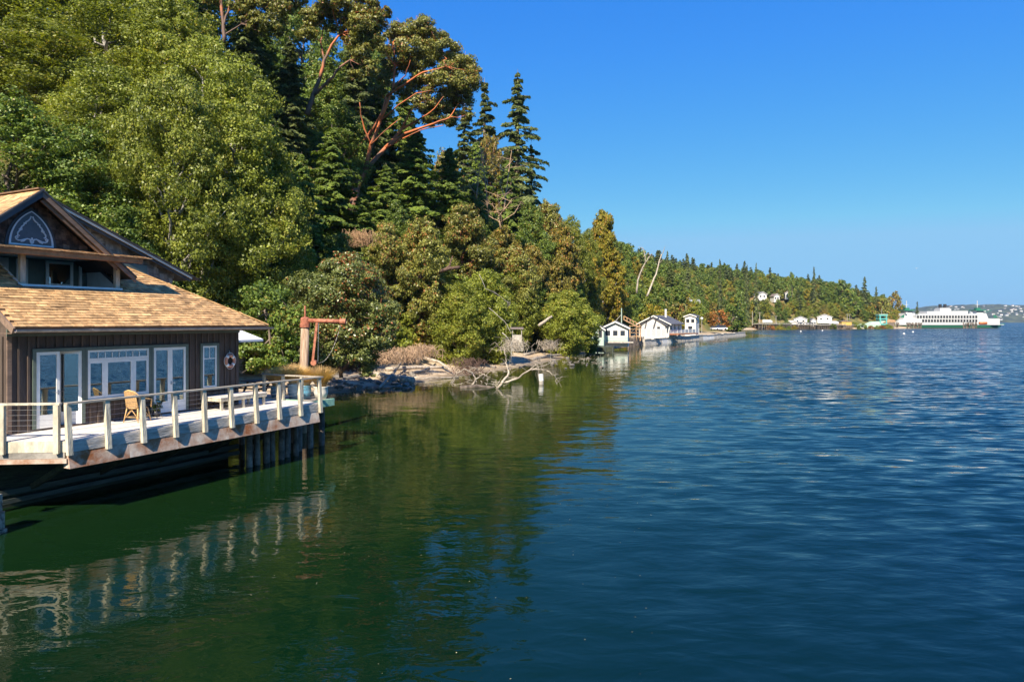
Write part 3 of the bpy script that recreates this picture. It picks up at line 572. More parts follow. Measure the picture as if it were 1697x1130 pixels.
def leaf(name, a, b, z0, z1, muntins=(), st=0.085, bot=0.085, parent=house, origin=None, ang=0.0, v=WV-0.03):
    """framed glazed leaf from a to b; hinged at origin when ang is given"""
    x0 = origin if origin is not None else 0.0; off = x0
    o = bpy.data.objects.new(name, None); 
    mb = MB(); T = 0.05
    mb.box(a-off, a+st-off, 0, T, z0, z1); mb.box(b-st-off, b-off, 0, T, z0, z1); mb.box(a+st-off, b-st-off, 0, T, z1-st, z1); mb.box(a+st-off, b-st-off, 0, T, z0, z0+bot)
    for kind, q in muntins:
        if kind == 'v': mb.box(q[0]-0.012-off, q[0]+0.012-off, 0.008, T-0.01, q[1], q[2])
        else: mb.box(a+st-off, b-st-off, 0.006, T-0.008, q-0.016, q+0.016)
    f = mb.build(name, MAT['white'], parent, loc=(off, v, 0), rot=(0, 0, ang))
    MB().box(a+st-off, b-st-off, 0.018, 0.024, z0+bot, z1-st).build('pane', MAT['glass'], f); return f
def handle(parent, x, z, s=1, y=-0.03):
    mb = MB(); mb.box(x-0.018, x+0.018, y+0.02, 0.0, z-0.06, z+0.06); mb.tube([(x, 0, z), (x, y-.02, z), (x+0.11*s, y-.02, z)], 0.009, 6); mb.build('handle', MAT['steel'], parent)
a, b, z0, z1 = D1; f = leaf('door', a+0.01, a+0.62, z0, z1, bot=0.36); handle(f, a+0.62-0.04, 3.02, -1)
f = leaf('door', b-0.60, b-0.01, z0, z1, bot=0.36, origin=b-0.01, ang=R(-38)); handle(f, -0.55, 3.02, 1)
a, b, z0, z1 = W2; zt = 3.86
mun = [('v', (a+0.1+(b-a-0.2)*k/8, zt+0.06, z1-0.085)) for k in range(1, 8)]
leaf('window', a, b, zt, z1, mun, st=0.06, bot=0.06); leaf('window', a, a+0.52, z0, zt-0.003, bot=0.09); leaf('window', a+0.523, b-0.523, z0, zt-0.003, bot=0.09); leaf('window', b-0.52, b, z0, zt-0.003, bot=0.09)
a, b, z0, z1 = D3; mdl = (a+b)/2; f = leaf('door', a, mdl-0.002, z0, z1, bot=0.36); f = leaf('door', mdl+0.002, b, z0, z1, bot=0.36); handle(f, mdl+0.04, 3.0, 1)
a, b, z0, z1 = W4; leaf('window', a, b, z0, z1, [('h', 3.72), ('v', ((a+b)/2, 3.72, z1-0.06))], st=0.06, bot=0.06)
mb = MB(); 
for k in range(14):
    x = mdl+0.08+k*0.036; mb.box(x, x+0.03, WV+0.35+(k % 2)*0.03, WV+0.37+(k % 2)*0.03, DZ+.05, 4.1)
mb.build('curtain', MAT['curtain'], house)
mb = MB()
for k in range(9):
    x = W4[0]+0.02+k*0.06; mb.box(x, x+0.05, WV+0.3+(k % 2)*0.03, WV+0.32+(k % 2)*0.03, 2.75, 4.1)
mb.build('curtain', MAT['curtain'], house)
# lower roof: front slope with a hip at the far end and a cut for the balcony
EV, EZ, SL = 1.6, 4.86, 0.61; UE0, UE1 = -0.42, 8.15; VT = 5.55; BU0, BU1, BV = 0.79, 3.76, 3.54
def rz_(v): return EZ+SL*(v-EV)
mb = MB(); TH = 0.05
def slab(poly): mb.prism([(u_, v_, rz_(v_)-TH) for u_, v_ in poly], (0, 0, TH))
slab([(UE0, EV), (UE1, EV), (UE1-(BV-EV), BV), (UE0, BV)]); slab([(UE0, BV), (BU0, BV), (BU0, VT), (UE0, VT)]); slab([(BU1, BV), (UE1-(BV-EV), BV), (UE1-(VT-EV), VT), (BU1, VT)])
mb.build('roof', MAT['underlay'], house)
hz = lambda q: EZ+SL*q
MB().prism([(UE1, EV, EZ-.05), (UE1, 11, EZ-.05), (UE1-(VT-EV), 11, hz(VT-EV)-.05), (UE1-(VT-EV), VT, hz(VT-EV)-.05)], (0, 0, 0.07)).build('roof', MAT['roof'], house)
MB().beam((UE1, EV, EZ+0.03), (UE1-(VT-EV), VT, hz(VT-EV)+0.03), 0.16, 0.04).build('hip_cap', MAT['roof'], house)
# shingles
sa = math.atan(SL); ex = 0.15; sw = 0.30
sm = MB().add([(-sw/2+.004,0,0),(sw/2-.004,0,0),(sw/2-.004,0.21,0.006),(-sw/2+.004,0.21,0.006),(-sw/2+.004,0,0.034),(sw/2-.004,0,0.034),(sw/2-.004,0.21,0.010),(-sw/2+.004,0.21,0.010)],
   [(0,3,2,1),(4,5,6,7),(0,1,5,4),(1,2,6,5),(2,3,7,6),(3,0,4,7)])
smesh = sm.mesh('shingle', MAT['roof'])
spots = []
row = 0; s_ = 0.0
while EV+s_*math.cos(sa) < VT-0.2:
    v = EV-0.03+s_*math.cos(sa); z = rz_(v)+0.004; uu = UE0+0.15+(row % 2)*0.15+random.uniform(-.03, .03)
    while uu < UE1-max(0, v-EV)-0.12:
        if not (v > BV-0.19 and BU0-0.13 < uu < BU1+0.15):
            spots.append((uu, v, z, random.uniform(-.012, .012), random.uniform(0.94, 1.02)))
        uu += sw
    s_ += ex; row += 1
spots.sort(key=lambda q: (HL(q[0], q[1])-Vector((0, 0, 0))).length)
for q in spots[:300]: inst('shingle', smesh, house, (q[0], q[1]+q[3], q[2]+random.uniform(0, .006)), (sa, 0, random.uniform(-.01, .01)), (q[4], 1, 1))
mb = MB(); ca, s2 = math.cos(sa), math.sin(sa)
for q in spots[300:]:
    dz = random.uniform(0, .006); mb.add([(q[0]+x*q[4], q[1]+q[3]+y*ca-zz*s2, q[2]+dz+y*s2+zz*ca) for x, y, zz in sm.v], [f_ for f_ in sm.f])
tag(mb.build('shingle_field', MAT['roof'], house), kind='stuff')
MB().beam((UE0-0.02, EV-0.06, EZ-0.10), (UE0-0.02, VT, rz_(VT)-0.07), 0.05, 0.17).build('rake_board', MAT['fascia'], house)
# gutter (half round) and fascia
mb = MB(); prof = [(EV-0.16+0.07-0.075*math.cos(t_), EZ-0.07-0.075*math.sin(t_)) for t_ in np.linspace(0, math.pi, 7)]
pr = [(UE0, y, z) for y, z in prof]+[(UE0, prof[-1][0]-0.012, prof[-1][1]), *[(UE0, EV-0.09-0.06*math.cos(t_), EZ-0.07-0.06*math.sin(t_)) for t_ in np.linspace(math.pi, 0, 7)]]
for a_, b_ in ((0, 1.95), (1.96, 4.9), (4.91, UE1+0.12-UE0)): MB().prism([(p_[0]+a_, p_[1], p_[2]+0.01*a_/8) for p_ in pr], (b_-a_, 0, 0)).build('gutter', MAT['gutter'], house)
MB().box(UE0, UE1, EV, EV+0.03, EZ-0.17, EZ-0.055).build('fascia_board', MAT['fascia'], house)
MB().box(UE0, UE1-.05, EV+0.03, WV-0.04, EZ-0.175, EZ-0.16).build('soffit', MAT['fascia'], house)
MB().box(UE1-.05, UE1, EV+0.03, 11, EZ-0.17, EZ-0.055).build('fascia_board', MAT['fascia'], house)
# balcony recess under the gable
GV = 3.30; AU, AZ, GS = 1.22, 8.82, 0.82
mb = MB(); mb.box(BU0, BU1, BV, VT-0.05, 5.2, 5.3); mb.build('balcony_floor', MAT['balwall'], house)
MB().prism([(BU1, BV, 5.3), (BU1, VT-0.05, 5.3), (BU1, VT-.05, rz_(VT)-.02), (BU1, BV, rz_(BV)-.02)], (0.04, 0, 0)).build('balcony_cheek', MAT['balwall'], house); MB().prism([(BU0-.04, BV, 5.3), (BU0-.04, VT-0.05, 5.3), (BU0-.04, VT-.05, rz_(VT)-.02), (BU0-.04, BV, rz_(BV)-.02)], (0.04, 0, 0)).build('balcony_cheek', MAT['balwall'], house)
MB().box(BU0-.03, BU1+.03, BV-0.04, BV, 5.3, rz_(BV)+0.035).build('balcony_sill', MAT['white'], house)
MB().prism([(BU0-.05, BV, rz_(BV)-.0), (BU0-.05, VT, rz_(VT)), (BU0-.05, VT, rz_(VT)+.035), (BU0-.05, BV, rz_(BV)+.035)], (0.06, 0, 0)).build('flashing', MAT['white'], house)
MB().prism([(BU1-.01, BV, rz_(BV)-.06), (BU1-.01, VT, rz_(VT)-.06), (BU1-.01, VT, rz_(VT)+.03), (BU1-.01, BV, rz_(BV)+.03)], (0.05, 0, 0)).build('flashing', MAT['darkfascia'], house)
bw = VT-0.15
MB().box(-1.2, 6.0, bw, bw+0.1, 5.2, 7.05).build('balcony_wall', MAT['trim'], house)
for (a_, b_, mt) in ((-0.9, -0.3, 'white'), (0.0, 0.55, 'balwall'), (0.95, 1.4, 'balwall'), (1.62, 1.95, 'white'), (4.4, 4.9, 'balwall')):
    MB().box(a_, b_, bw-0.03, bw, 5.3, 6.95).build('wall_panel', MAT[mt], house)
leaf('window', 2.45, 3.30, 5.4, 6.95, [('h', 6.2)], st=0.09, v=bw-0.09); leaf('window', 3.5, 4.2, 5.4, 6.95, [], st=0.08, v=bw-0.09)
for uu in (BU0+0.06, BU1-0.09): MB().box(uu-0.07, uu+0.07, BV-0.035+.05, BV+0.15, rz_(BV)-0.1, 6.93).build('post', MAT['rail'], house)
MB().box(-1.55, 4.25, 3.14, 3.26, 6.90, 7.05).build('beam', MAT['cedar'], house)
MB().box(-1.55, 4.0, BV-0.02, BV+0.16, 6.935, 7.05).build('beam', MAT['cedar'], house)
MB().box(-1.5, 3.95, BV+0.16, VT-.15, 6.99, 7.05).build('balcony_ceiling', MAT['balwall'], house)
mb = MB()
uu = -1.7
while uu < 4.45:
    w = random.uniform(0.12, 0.24)
    for k in range(3): mb.prism([(uu, 3.10+k*0.16, 7.055+k*0.035+random.uniform(0, .008)), (uu, 3.36+k*0.16, 7.085+k*0.035), (uu, 3.36+k*0.16, 7.10+k*0.035), (uu, 3.10+k*0.16, 7.085+k*0.035)], (w-0.006, 0, 0))
    uu += w
tag(mb.build('pent_shingle', MAT['roof'], house), kind='stuff')
# gable wall with its wood shingles
def shingle_wall(name, inside, u0, u1, z0, z1, v, mat, ex=0.15, w=(0.10, 0.2)):
    mb = MB(); z = z0; row = 0
    while z < z1:
        uu = u0+random.uniform(-.1, 0)
        while uu < u1:
            ww = random.uniform(*w); zz = z+random.uniform(-.022, .022)
            if inside(uu+ww/2, z+ex*0.6) and inside(uu, z) and inside(uu+ww, z): mb.prism([(uu, v-0.028-random.uniform(0, .012), zz), (uu, v-0.004, zz), (uu, v-0.004, zz+ex+.03), (uu, v-0.012, zz+ex+.03)], (ww-0.008, 0, 0))
            uu += ww
        z += ex; row += 1
    return tag(mb.build(name, mat, house), kind='stuff')
gw = 3.78
gr = lambda q: AZ-0.22-GS*abs(q-AU)
MB().prism([(AU-1.9, gw, 7.06), (AU+1.9, gw, 7.06), (AU, gw, AZ-0.2)], (0, 0.1, 0)).build('gable_wall', MAT['wshingle'], house)
shingle_wall('wall_shingle', lambda a_, z_: z_ < gr(a_)-0.05, AU-2, AU+2.6, 7.2, 8.7, gw, MAT['wshingle'], 0.14)
# gable roof slabs
for s3 in (-1, 1):
    e = 3.1 if s3 < 0 else 2.85
    MB().prism([(AU, GV, AZ), (AU+s3*e, GV, AZ-GS*e), (AU+s3*e, GV, AZ-GS*e-0.10), (AU, GV, AZ-0.11)], (0, 6.0 if s3 < 0 else 2.35, 0)).build('gable_roof', MAT['underlay'] if s3 < 0 else MAT['darkroof'], house)
    MB().prism([(AU, GV-0.045, AZ-0.0), (AU+s3*(e+.02), GV-0.045, AZ-GS*(e+.02)), (AU+s3*(e+.02), GV-0.045, AZ-GS*(e+.02)-0.20), (AU, GV-0.045, AZ-0.22)], (0, 0.04, 0)).build('rake_board', MAT['darkfascia' if s3 < 0 else 'fascia'], house)
    MB().prism([(AU, GV-0.075, AZ+.012), (AU+s3*(e+.03), GV-0.075, AZ-GS*(e+.03)+.012), (AU+s3*(e+.03), GV-0.075, AZ-GS*(e+.03)-0.045), (AU, GV-0.075, AZ-0.05)], (0, 0.028, 0)).build('drip_edge', MAT['darkfascia'], house)
MB().prism([(AU+.12, GV+.05, AZ-.23), (AU+2.3, GV+.05, AZ-GS*2.3-.13), (AU+2.3, GV+.05, AZ-GS*2.3-.30), (AU, GV+.05, AZ-.33)], (0, 0.06, 0)).build('rake_trim', MAT['fascia'], house)
# shingles on the near slope of the gable roof
mb = MB(); ga = math.atan(GS)
for r_ in range(26):
    dd = 0.02+r_*0.12
    if dd > 3.0: break
    y = GV+random.uniform(0, .1)
    while y < GV+5.8:
        w = random.uniform(0.2, 0.34); u_ = AU-dd; z_ = AZ-GS*dd
        mb.prism([(u_-0.13, y, z_-0.13*GS+0.022), (u_+0.02, y, z_+0.02*GS+0.012), (u_+.02, y, z_+.02*GS+0.0), (u_-0.13, y, z_-0.13*GS+.004)], (0, w-.008, 0)); y += w
tag(mb.build('shingle_field', MAT['roof'], house), kind='stuff')
MB().beam((AU, GV, AZ+0.03), (AU, GV+6, AZ+0.03), 0.2, 0.04).build('ridge_cap', MAT['underlay'], house)
# pointed-arch panel with painted scrollwork
cu = 1.16; zb = 7.20; hw = 0.61; ah = 1.02
def arch(hw_, ah_, n=12):
    r_ = (hw_**2+ah_**2)/(2*hw_); pts = [(-hw_, 0)]
    for k in range(1, n):
        t_ = k/n*math.asin(ah_/r_); pts.append((-hw_+r_-r_*math.cos(t_), r_*math.sin(t_)))
    pts.append((0, ah_)); return pts+[(-x, z) for x, z in reversed(pts[:-1])]
av = gw-0.05
MB().prism([(cu+x, av, zb-0.05+z) for x, z in arch(hw+.09, ah+.13)], (0, 0.02, 0)).build('arch_surround', MAT['darkfascia'], house)
A1 = arch(hw, ah); A2 = arch(hw-.06, ah-.08)
MB().prism([(cu+x, av-0.02, zb+z) for x, z in A1], (0, 0.015, 0)).build('arch_panel', MAT['sign'], house)
mb = MB(); A2o = [(x, z+0.045) for x, z in A2]; n = len(A1)
for k in range(n):
    a_, b_, c_, d_ = A1[k], A1[(k+1) % n], A2o[(k+1) % n], A2o[k]
    mb.prism([(cu+q[0], av-0.03, zb+q[1]) for q in (a_, b_, c_, d_)], (0, 0.008, 0))
mb.build('arch_border', MAT['scroll'], house)
mb = MB()
def scroll(pts, r=0.022):
    for sgn in (-1, 1): mb.tube([(cu+sgn*x, av-0.03, zb+z) for x, z in pts], [r]*len(pts), 5)
scroll([(0.02, 0.86), (0.05, 0.78), (0.10, 0.72), (0.16, 0.68), (0.17, 0.62)]); scroll([(0.2, 0.66), (0.22, 0.58), (0.27, 0.54), (0.30, 0.48), (0.34, 0.44)]); scroll([(0.28, 0.52), (0.27, 0.45), (0.33, 0.42), (0.38, 0.35), (0.38, 0.28), (0.33, 0.26)])
scroll([(0.0, 0.09), (0.03, 0.13), (0.06, 0.19), (0.12, 0.20), (0.2, 0.17), (0.28, 0.14), (0.36, 0.13), (0.42, 0.16), (0.44, 0.22), (0.40, 0.25), (0.37, 0.21), (0.40, 0.19)]); scroll([(0.16, 0.18), (0.22, 0.12), (0.30, 0.10)])
scroll([(0.0, 0.06), (0.04, 0.10), (0.0, 0.24)], 0.02); mb.build('scrollwork', MAT['scroll'], house)
# rear main house body rising behind
BVv = 5.6; BA, BZ, BS = 2.25, 9.05, 0.415
MB().prism([(BA-4.9, BVv, 4.9), (7.15, BVv, 4.9), (7.15, BVv, BZ-BS*4.9-.12), (BA, BVv, BZ-.12), (BA-4.9, BVv, BZ-BS*4.9-.12)], (0, 0.12, 0)).build('rear_wall', MAT['gshingle'], house)
MB().box(7.03, 7.15, BVv+0.12, 11, 4.9, BZ-BS*4.9-.14).build('rear_wall', MAT['gshingle'], house)
shingle_wall('wall_shingle', lambda a_, z_: z_ < BZ-BS*abs(a_-BA)-0.2 and not (6.3 < a_ < 6.98 and z_ < 6.55), 2.6, 7.15, 5.6, 9, BVv, MAT['gshingle'], 0.15)
for s3 in (-1, 1):
    e = 5.5
    MB().prism([(BA, 5.15, BZ), (BA+s3*e, 5.15, BZ-BS*e), (BA+s3*e, 5.15, BZ-BS*e-0.06), (BA, 5.15, BZ-0.06)], (0, 6.2, 0)).build('rear_roof', MAT['darkroof'], house)
    MB().prism([(BA, 5.19, BZ-.06), (BA+s3*(e-.02), 5.19, BZ-BS*(e-.02)-.06), (BA+s3*(e-.02), 5.19, BZ-BS*(e-.02)-0.13), (BA, 5.19, BZ-0.13)], (0, 0.05, 0)).build('rake_board', MAT['white'], house)
    MB().prism([(BA, 5.26, BZ-.15), (BA+s3*(e-.05), 5.26, BZ-BS*(e-.05)-.15), (BA+s3*(e-.05), 5.26, BZ-BS*(e-.05)-0.24), (BA, 5.26, BZ-0.24)], (0, 0.04, 0)).build('rake_trim', MAT['darkfascia'], house)
for k in range(6):
    a_ = BA+0.5+k*0.9; MB().prism([(a_, 5.2, BZ-BS*(a_-BA)+.005), (a_+.86, 5.2, BZ-BS*(a_+.86-BA)+.005), (a_+.86, 5.2, BZ-BS*(a_+.86-BA)+.03), (a_, 5.2, BZ-BS*(a_-BA)+.04)], (0, 5.9, 0)).build('roof_course', MAT['darkroof'], house)
leaf('window', 6.35, 6.95, 5.85, 6.42, [], st=0.09, v=BVv-0.05)

# ------------------------------------------------------------------ deck
deck = thing('timber_deck', 'bleached grey plank deck with rust stained skirt along the boathouse front', 'deck', HO, HA)
def leftedge(v): return -0.625*v      # the chamfered near end
pw = 0.138; k = 0; v = 0.02
while v < 3.6:
    a_ = leftedge(v)+0.02; a2 = leftedge(v+pw)+.02; b_ = 9.1
    segs = [(a_, a2, b_)]
    if v > WV-0.05: segs = [(a_, a2, U0-0.045), (U1+0.03, U1+0.03, b_)]
    for q0, q1, q2 in segs:
        cut = q0+random.uniform(2, 5) if q2-q0 > 6 else None
        parts = [(q0, q1, cut-0.003, cut-.003), (cut+.003, cut+.003, q2, q2)] if cut else [(q0, q1, q2, q2)]
        for l0, l1, r0_, r1_ in parts:
            zt = DZ+random.uniform(-.003, .002)
            MB().prism([(l0, v, zt-0.035), (r0_, v, zt-0.035), (r1_, v+pw-0.007, zt-0.035), (l1, v+pw-0.007, zt-0.035)], (0, 0, 0.035)).build('plank', MAT['plank'], deck)
    v += pw
us = [0, 2.1, 4.0, 6.1, 9.12]
for a_, b_ in zip(us[:-1], us[1:]): MB().box(a_+.003, b_-.003, -0.035, 0.012, 1.70, DZ-0.038).build('skirt_board', MAT['skirt'], deck)
for a_, b_ in ((0, 1.6), (1.6, 3.1), (3.1, 4.9), (4.9, 6.6), (6.6, 9.0)):
    MB().prism([(a_+.004, -0.10, 1.30), (a_+.004, 0.16, 1.30), (a_+.004, 0.16, 1.695), (a_+.004, -0.02, 1.695)], (b_-a_-.008, 0, 0)).build('rim_beam', MAT['rust'], deck)
MB().box(9.125, 9.16, 0, 3.6, 1.70, DZ-0.01).build('skirt_board', MAT['skirt'], deck)
ln = 3.7; ang = math.atan2(1, -0.625)
f_ = MB().box(0.0, ln, -0.04, 0.0, 1.72, DZ-0.005).build('skirt_board', MAT['rail'], deck, loc=(0, 0, 0), rot=(0, 0, ang)); f_.scale = (1, -1, 1)
f_ = MB().box(0.05, ln, -0.03, 0.25, 1.56, 1.715).build('end_beam', MAT['greywood'], deck, rot=(0, 0, ang)); f_.scale = (1, -1, 1)
f_ = MB().box(0.0, ln, -0.05, 0.05, 1.44, 1.555).build('end_beam', MAT['rust'], deck, rot=(0, 0, ang)); f_.scale = (1, -1, 1)
for a_ in np.arange(0.4, 9, 0.6): MB().box(a_-.04, a_+.04, 0.17, 3.4, 1.72, DZ-0.04).build('joist', MAT['greywood'], deck)
# dark hull-like bulkhead under the deck
bulk = thing('bulkhead', 'dark mossy timber bulkhead under the deck with pale grey waler', 'wall', HO, HA)
for i_ in range(7):
    z1_ = 1.68-i_*0.30; MB().prism([(-2.6, 2.40+0.03*i_, z1_-.29), (7.3, 2.60+0.03*i_, z1_-.29), (7.3, 2.57+0.03*i_, z1_), (-2.6, 2.37+0.03*i_, z1_)], (0, 0.08, 0)).build('plank', MAT['hull'], bulk)
MB().box(-2.7, 7.35, 2.22, 2.365, 0.42, 0.56).build('waler', MAT['hullstripe'], bulk)
MB().box(-2.7, 7.35, 2.20, 2.365, 0.20, 0.32).build('waler', MAT['hullstripe'], bulk)
MB().box(-2.6, 7.3, 2.75, 2.9, -1.5, 1.7).build('backing_wall', MAT['hull'], bulk)
for k_ in range(5): MB().beam((0.4+k_*1.9, 0.25, 1.5), (0.4+k_*1.9, 2.3, 0.5), .12, .14).build('strut', MAT['hull'], bulk)
mb = MB(); 
for _ in range(9):
    p0 = Vector((-1.15, 1.25, 1.35)); mb.tube([p0+Vector([random.gauss(0, .1) for _ in range(3)]) for _ in range(4)], 0.022, 5)
mb.build('iron_scrap', MAT['rustm'], bulk)
# piles under the far end of the deck
pm_ = MB(); pm_.tube([(0, 0, -1.6), (0.01, 0, 0), (0, 0.01, 1.3)], [0.115, 0.11, 0.10], 9); pmesh = pm_.mesh('pile', MAT['pile'], True)
for k_, (uu, vv) in enumerate([(6.6, .9), (7.0, .95), (7.4, .9), (7.75, 1.0), (8.1, .9), (8.45, 1.0), (8.8, .9), (9.0, 1.5), (7.4, 3.1), (8.8, 3.1)]):
    o = inst('deck_pile', pmesh, None, HL(uu, vv), (0, 0, random.uniform(0, 6)), (1, 1, random.uniform(.97, 1)))
    tag(o, ['first', 'second', 'third', 'fourth', 'fifth', 'sixth', 'seventh', 'eighth', 'back row left', 'back row right'][k_]+' dark timber pile below the far deck end', 'pile', 'piles under the far end of the deck')
o = thing('concrete_pier_block', 'barnacled concrete pier block at the near end of the bulkhead', 'pier', HL(-1.58, 0.40))
mb = MB()
for i_ in range(3):
    s_ = 0.24+0.04*i_; mb.box(-s_*1.4, s_*0.7, -s_, s_, 0.52-0.42*i_, 0.92-0.42*i_)
mb.box(-.35, .25, -.36, .36, -1.2, -0.32); mb.build('block', M('barnacled_concrete', (0.12, 0.10, 0.07), 0.95, .4, 9, 1.0, col2=(0.42, 0.37, 0.29)), o)
# ------------------------------------------------------------------ railing
rail = thing('deck_railing', 'weathered wooden deck railing with raked posts and steel cables', 'railing', HO, HA)
RZ = DZ+0.94
for k_ in range(10):
    uu = k_*1.005; lean_ = 0.0
    mb = MB(); mb.prism([(uu-.06, -0.15, 1.64), (uu-.06, -.04, 1.64), (uu-.06, 0.055, RZ-.03), (uu-.06, -0.055, RZ-.03)], (0.12, 0, 0)); 
    po = mb.build('post', MAT['rail'], rail)
for uu, vv in ((-0.13, 0.16), (-0.80, 1.25), (-1.35, 2.15)):
    po = MB().box(-.06, .06, -.06, .06, 1.70, RZ-.03).build('post', MAT['rail'], rail, loc=(uu-.06, vv-.04, 0), rot=(0, 0, ang))
for vv in (1.0, 1.95, 2.95): MB().box(9.17, 9.26, vv-.05, vv+.05, 1.75, RZ-.03).build('post', MAT['rail'], rail)
for a_, b_ in ((-.05, 3.0), (3.0, 6.0), (6.0, 9.22)): MB().box(a_+.003, b_-.003, -0.075, 0.075, RZ-.027, RZ+.02).build('handrail', MAT['cap'], rail)
MB().box(9.14, 9.28, 0.078, 3.05, RZ-.027, RZ+.018).build('handrail', MAT['cap'], rail)
f_ = MB().box(0.02, 3.1, -0.07, 0.07, RZ-.026, RZ+.021).build('handrail', MAT['rail'], rail, loc=(-.09, .09, 0), rot=(0, 0, ang))
for k_ in range(6):
    z_ = DZ+0.14+k_*0.13
    MB().tube([(0, -.01-.05*(1-k_/6), z_), (9.1, -.01-.05*(1-k_/6), z_)], 0.0035, 4).build('cable', MAT['steel'], rail)
    MB().tube([(-.1, .1, z_), (-2.0, 3.1, z_)], 0.0035, 4).build('cable', MAT['steel'], rail)
    MB().tube([(9.2, .05, z_), (9.2, 2.95, z_)], 0.0035, 4).build('cable', MAT['steel'], rail)
# ------------------------------------------------------------------ things on the deck
def ringmb(Rr, r, n=28, m_=10, a0=0, a1=2*math.pi, rr=None):
    mb = MB(); pts = []
    for i_ in range(n+1):
        t_ = a0+(a1-a0)*i_/n; pts.append((Rr*math.cos(t_), 0, Rr*math.sin(t_)))
    mb.tube(pts, rr or r, m_); return mb
lb = thing('life_ring', 'faded orange life ring hanging on the brown wall beside the narrow window', 'life ring', HL(6.93, WV-0.10, 3.60), HA); lb.scale = (.8, .9, .9)
ringmb(0.215, 0.065).build('ring', MAT['orange'], lb, True)
for k_ in range(4): ringmb(0.215, 0.069, 4, 10, R(45+90*k_-12), R(45+90*k_+12)).build('band', MAT['canvas'], lb, True)
mb = MB()
for k_ in range(4):
    a0 = R(45+90*k_); mb.tube([((0.29+0.035*math.sin(f_*math.pi))*math.cos(a0+f_*R(90)), -0.0, (0.29+0.035*math.sin(f_*math.pi))*math.sin(a0+f_*R(90))-0.0) for f_ in np.linspace(0, 1, 7)], 0.009, 5)
mb.tube([(0, 0, 0.28), (0, 0.04, 0.40)], 0.008, 5); mb.build('rope', MAT['canvas'], lb)
# rattan chair, facing the far end of the deck
def rattan_chair(u_, v_, rz, label):
    o = thing('rattan_chair', label, 'chair', HL(u_, v_, DZ), HA+rz)
    MB().lathe([(0.001, .40), (.24, .40), (.26, .42), (.24, .445), (.001, .45)], 0, 0, 14).build('seat', MAT['weave'], o, True)
    for sx_ in (-1, 1):
        for sy_ in (-1, 1):
            f = MB().tube([(.20*sx_, .19*sy_, .41), (.23*sx_, .22*sy_, .2), (.26*sx_, .25*sy_, 0)], [.018, .017, .015], 7).build('leg', MAT['rattan'], o, True)
    mb = MB()
    for a_, b_ in (((-.24, -.23), (.24, -.23)), ((-.24, .23), (.24, .23)), ((-.24, -.23), (-.24, .23)), ((.24, -.23), (.24, .23))):
        mb.tube([(a_[0], a_[1], .12), ((a_[0]+b_[0])/2*.9, (a_[1]+b_[1])/2*.9, .36), (b_[0], b_[1], .12)], .010, 5); mb.tube([(a_[0], a_[1], .15), (b_[0], b_[1], .15)], .009, 5)
    mb.build('stretcher', MAT['rattan'], o, True)
    mb = MB(); pts = [(.24, -.27, .42), (.24, -.30, .66), (.10, -.31, .68), (-.16, -.27, .74), (-.31, -.17, .92), (-.36, 0, .97), (-.31, .17, .92), (-.16, .27, .74), (.10, .31, .68), (.24, .30, .66), (.24, .27, .42)]
    mb.tube(pts, .019, 7); mb.tube([(-.2, -.2, .42), (-.31, -.17, .92)], .015, 6); mb.tube([(-.2, .2, .42), (-.31, .17, .92)], .015, 6); mb.build('frame', MAT['rattan'], o, True)
    mb = MB(); n = 9; V = []
    for i_ in range(n):
        f_ = i_/(n-1); a0 = -1+2*f_
        V += [(-.20-.04*(1-a0*a0), .2*a0, .44), (-.33-.03*(1-a0*a0), .18*a0, .90+.05*(1-a0*a0)), (-.315-.03*(1-a0*a0), .18*a0, .90+.05*(1-a0*a0)), (-.185-.04*(1-a0*a0), .2*a0, .44)]
    mb.add(V, [(4*i_, 4*i_+4, 4*i_+5, 4*i_+1) for i_ in range(n-1)]+[(4*i_+3, 4*i_+2, 4*i_+6, 4*i_+7) for i_ in range(n-1)]); mb.build('backrest', MAT['weave'], o); return o
rattan_chair(2.95, 1.55, 0.25, 'honey coloured rattan armchair on the plank deck in front of the wide window')
rattan_chair(1.15, 3.55, -0.5, 'rattan armchair placed indoors for the chair reflection in the left glazed door')  # second chair stands in for the one reflected in the door glass
tb = thing('side_table', 'small round side table with glass top beside the rattan armchair', 'table', HL(3.72, 1.75, DZ), HA)
MB().lathe([(0.001, .50), (.27, .50), (.27, .515), (.001, .515)], 0, 0, 20).build('tabletop', MAT['glass'], tb)
for k_ in range(3):
    a0 = k_*2.09; MB().tube([(.2*math.cos(a0), .2*math.sin(a0), 0), (.1*math.cos(a0), .1*math.sin(a0), .25), (.22*math.cos(a0), .22*math.sin(a0), .495)], .012, 6).build('leg', MAT['black'], tb)
o = thing('potted_plant', 'small leafy green plant in a dark pot under the side table', 'plant', HL(3.9, 2.0, DZ), HA)
MB().lathe([(.001, 0), (.10, 0), (.13, .2), (.12, .2), (.001, .17)], 0, 0, 12).build('pot', MAT['black'], o, True)
V = blob_leaves((0, 0, .34), (.2, .2, .17), 300, .07, sub=10); inst('foliage', leafmesh('foliage', V, MAT['l_maple']), o)
# low wide slatted bench
bn = thing('low_bench', 'low wide slatted wooden daybed bench on the deck under the life ring', 'bench', HL(6.75, 1.72, DZ), HA)
for k_ in range(8): MB().box(-1.02, 1.02, -.46+k_*.115, -.46+k_*.115+.105, .42, .45).build('slat', MAT['plank'], bn)
for (a_, b_, c_, d_) in ((-1.0, 1.0, -.45, -.41), (-1.0, 1.0, .41, .45), (-1.0, -.96, -.41, .41), (.96, 1.0, -.41, .41)): MB().box(a_, b_, c_, d_, .30, .417).build('apron', MAT['rail'], bn)
for a_ in (-.92, 0, .92):
    for c_ in (-.38, .38): MB().box(a_-.045, a_+.045, c_-.03, c_+.03, 0, .298).build('leg', MAT['rail'], bn)
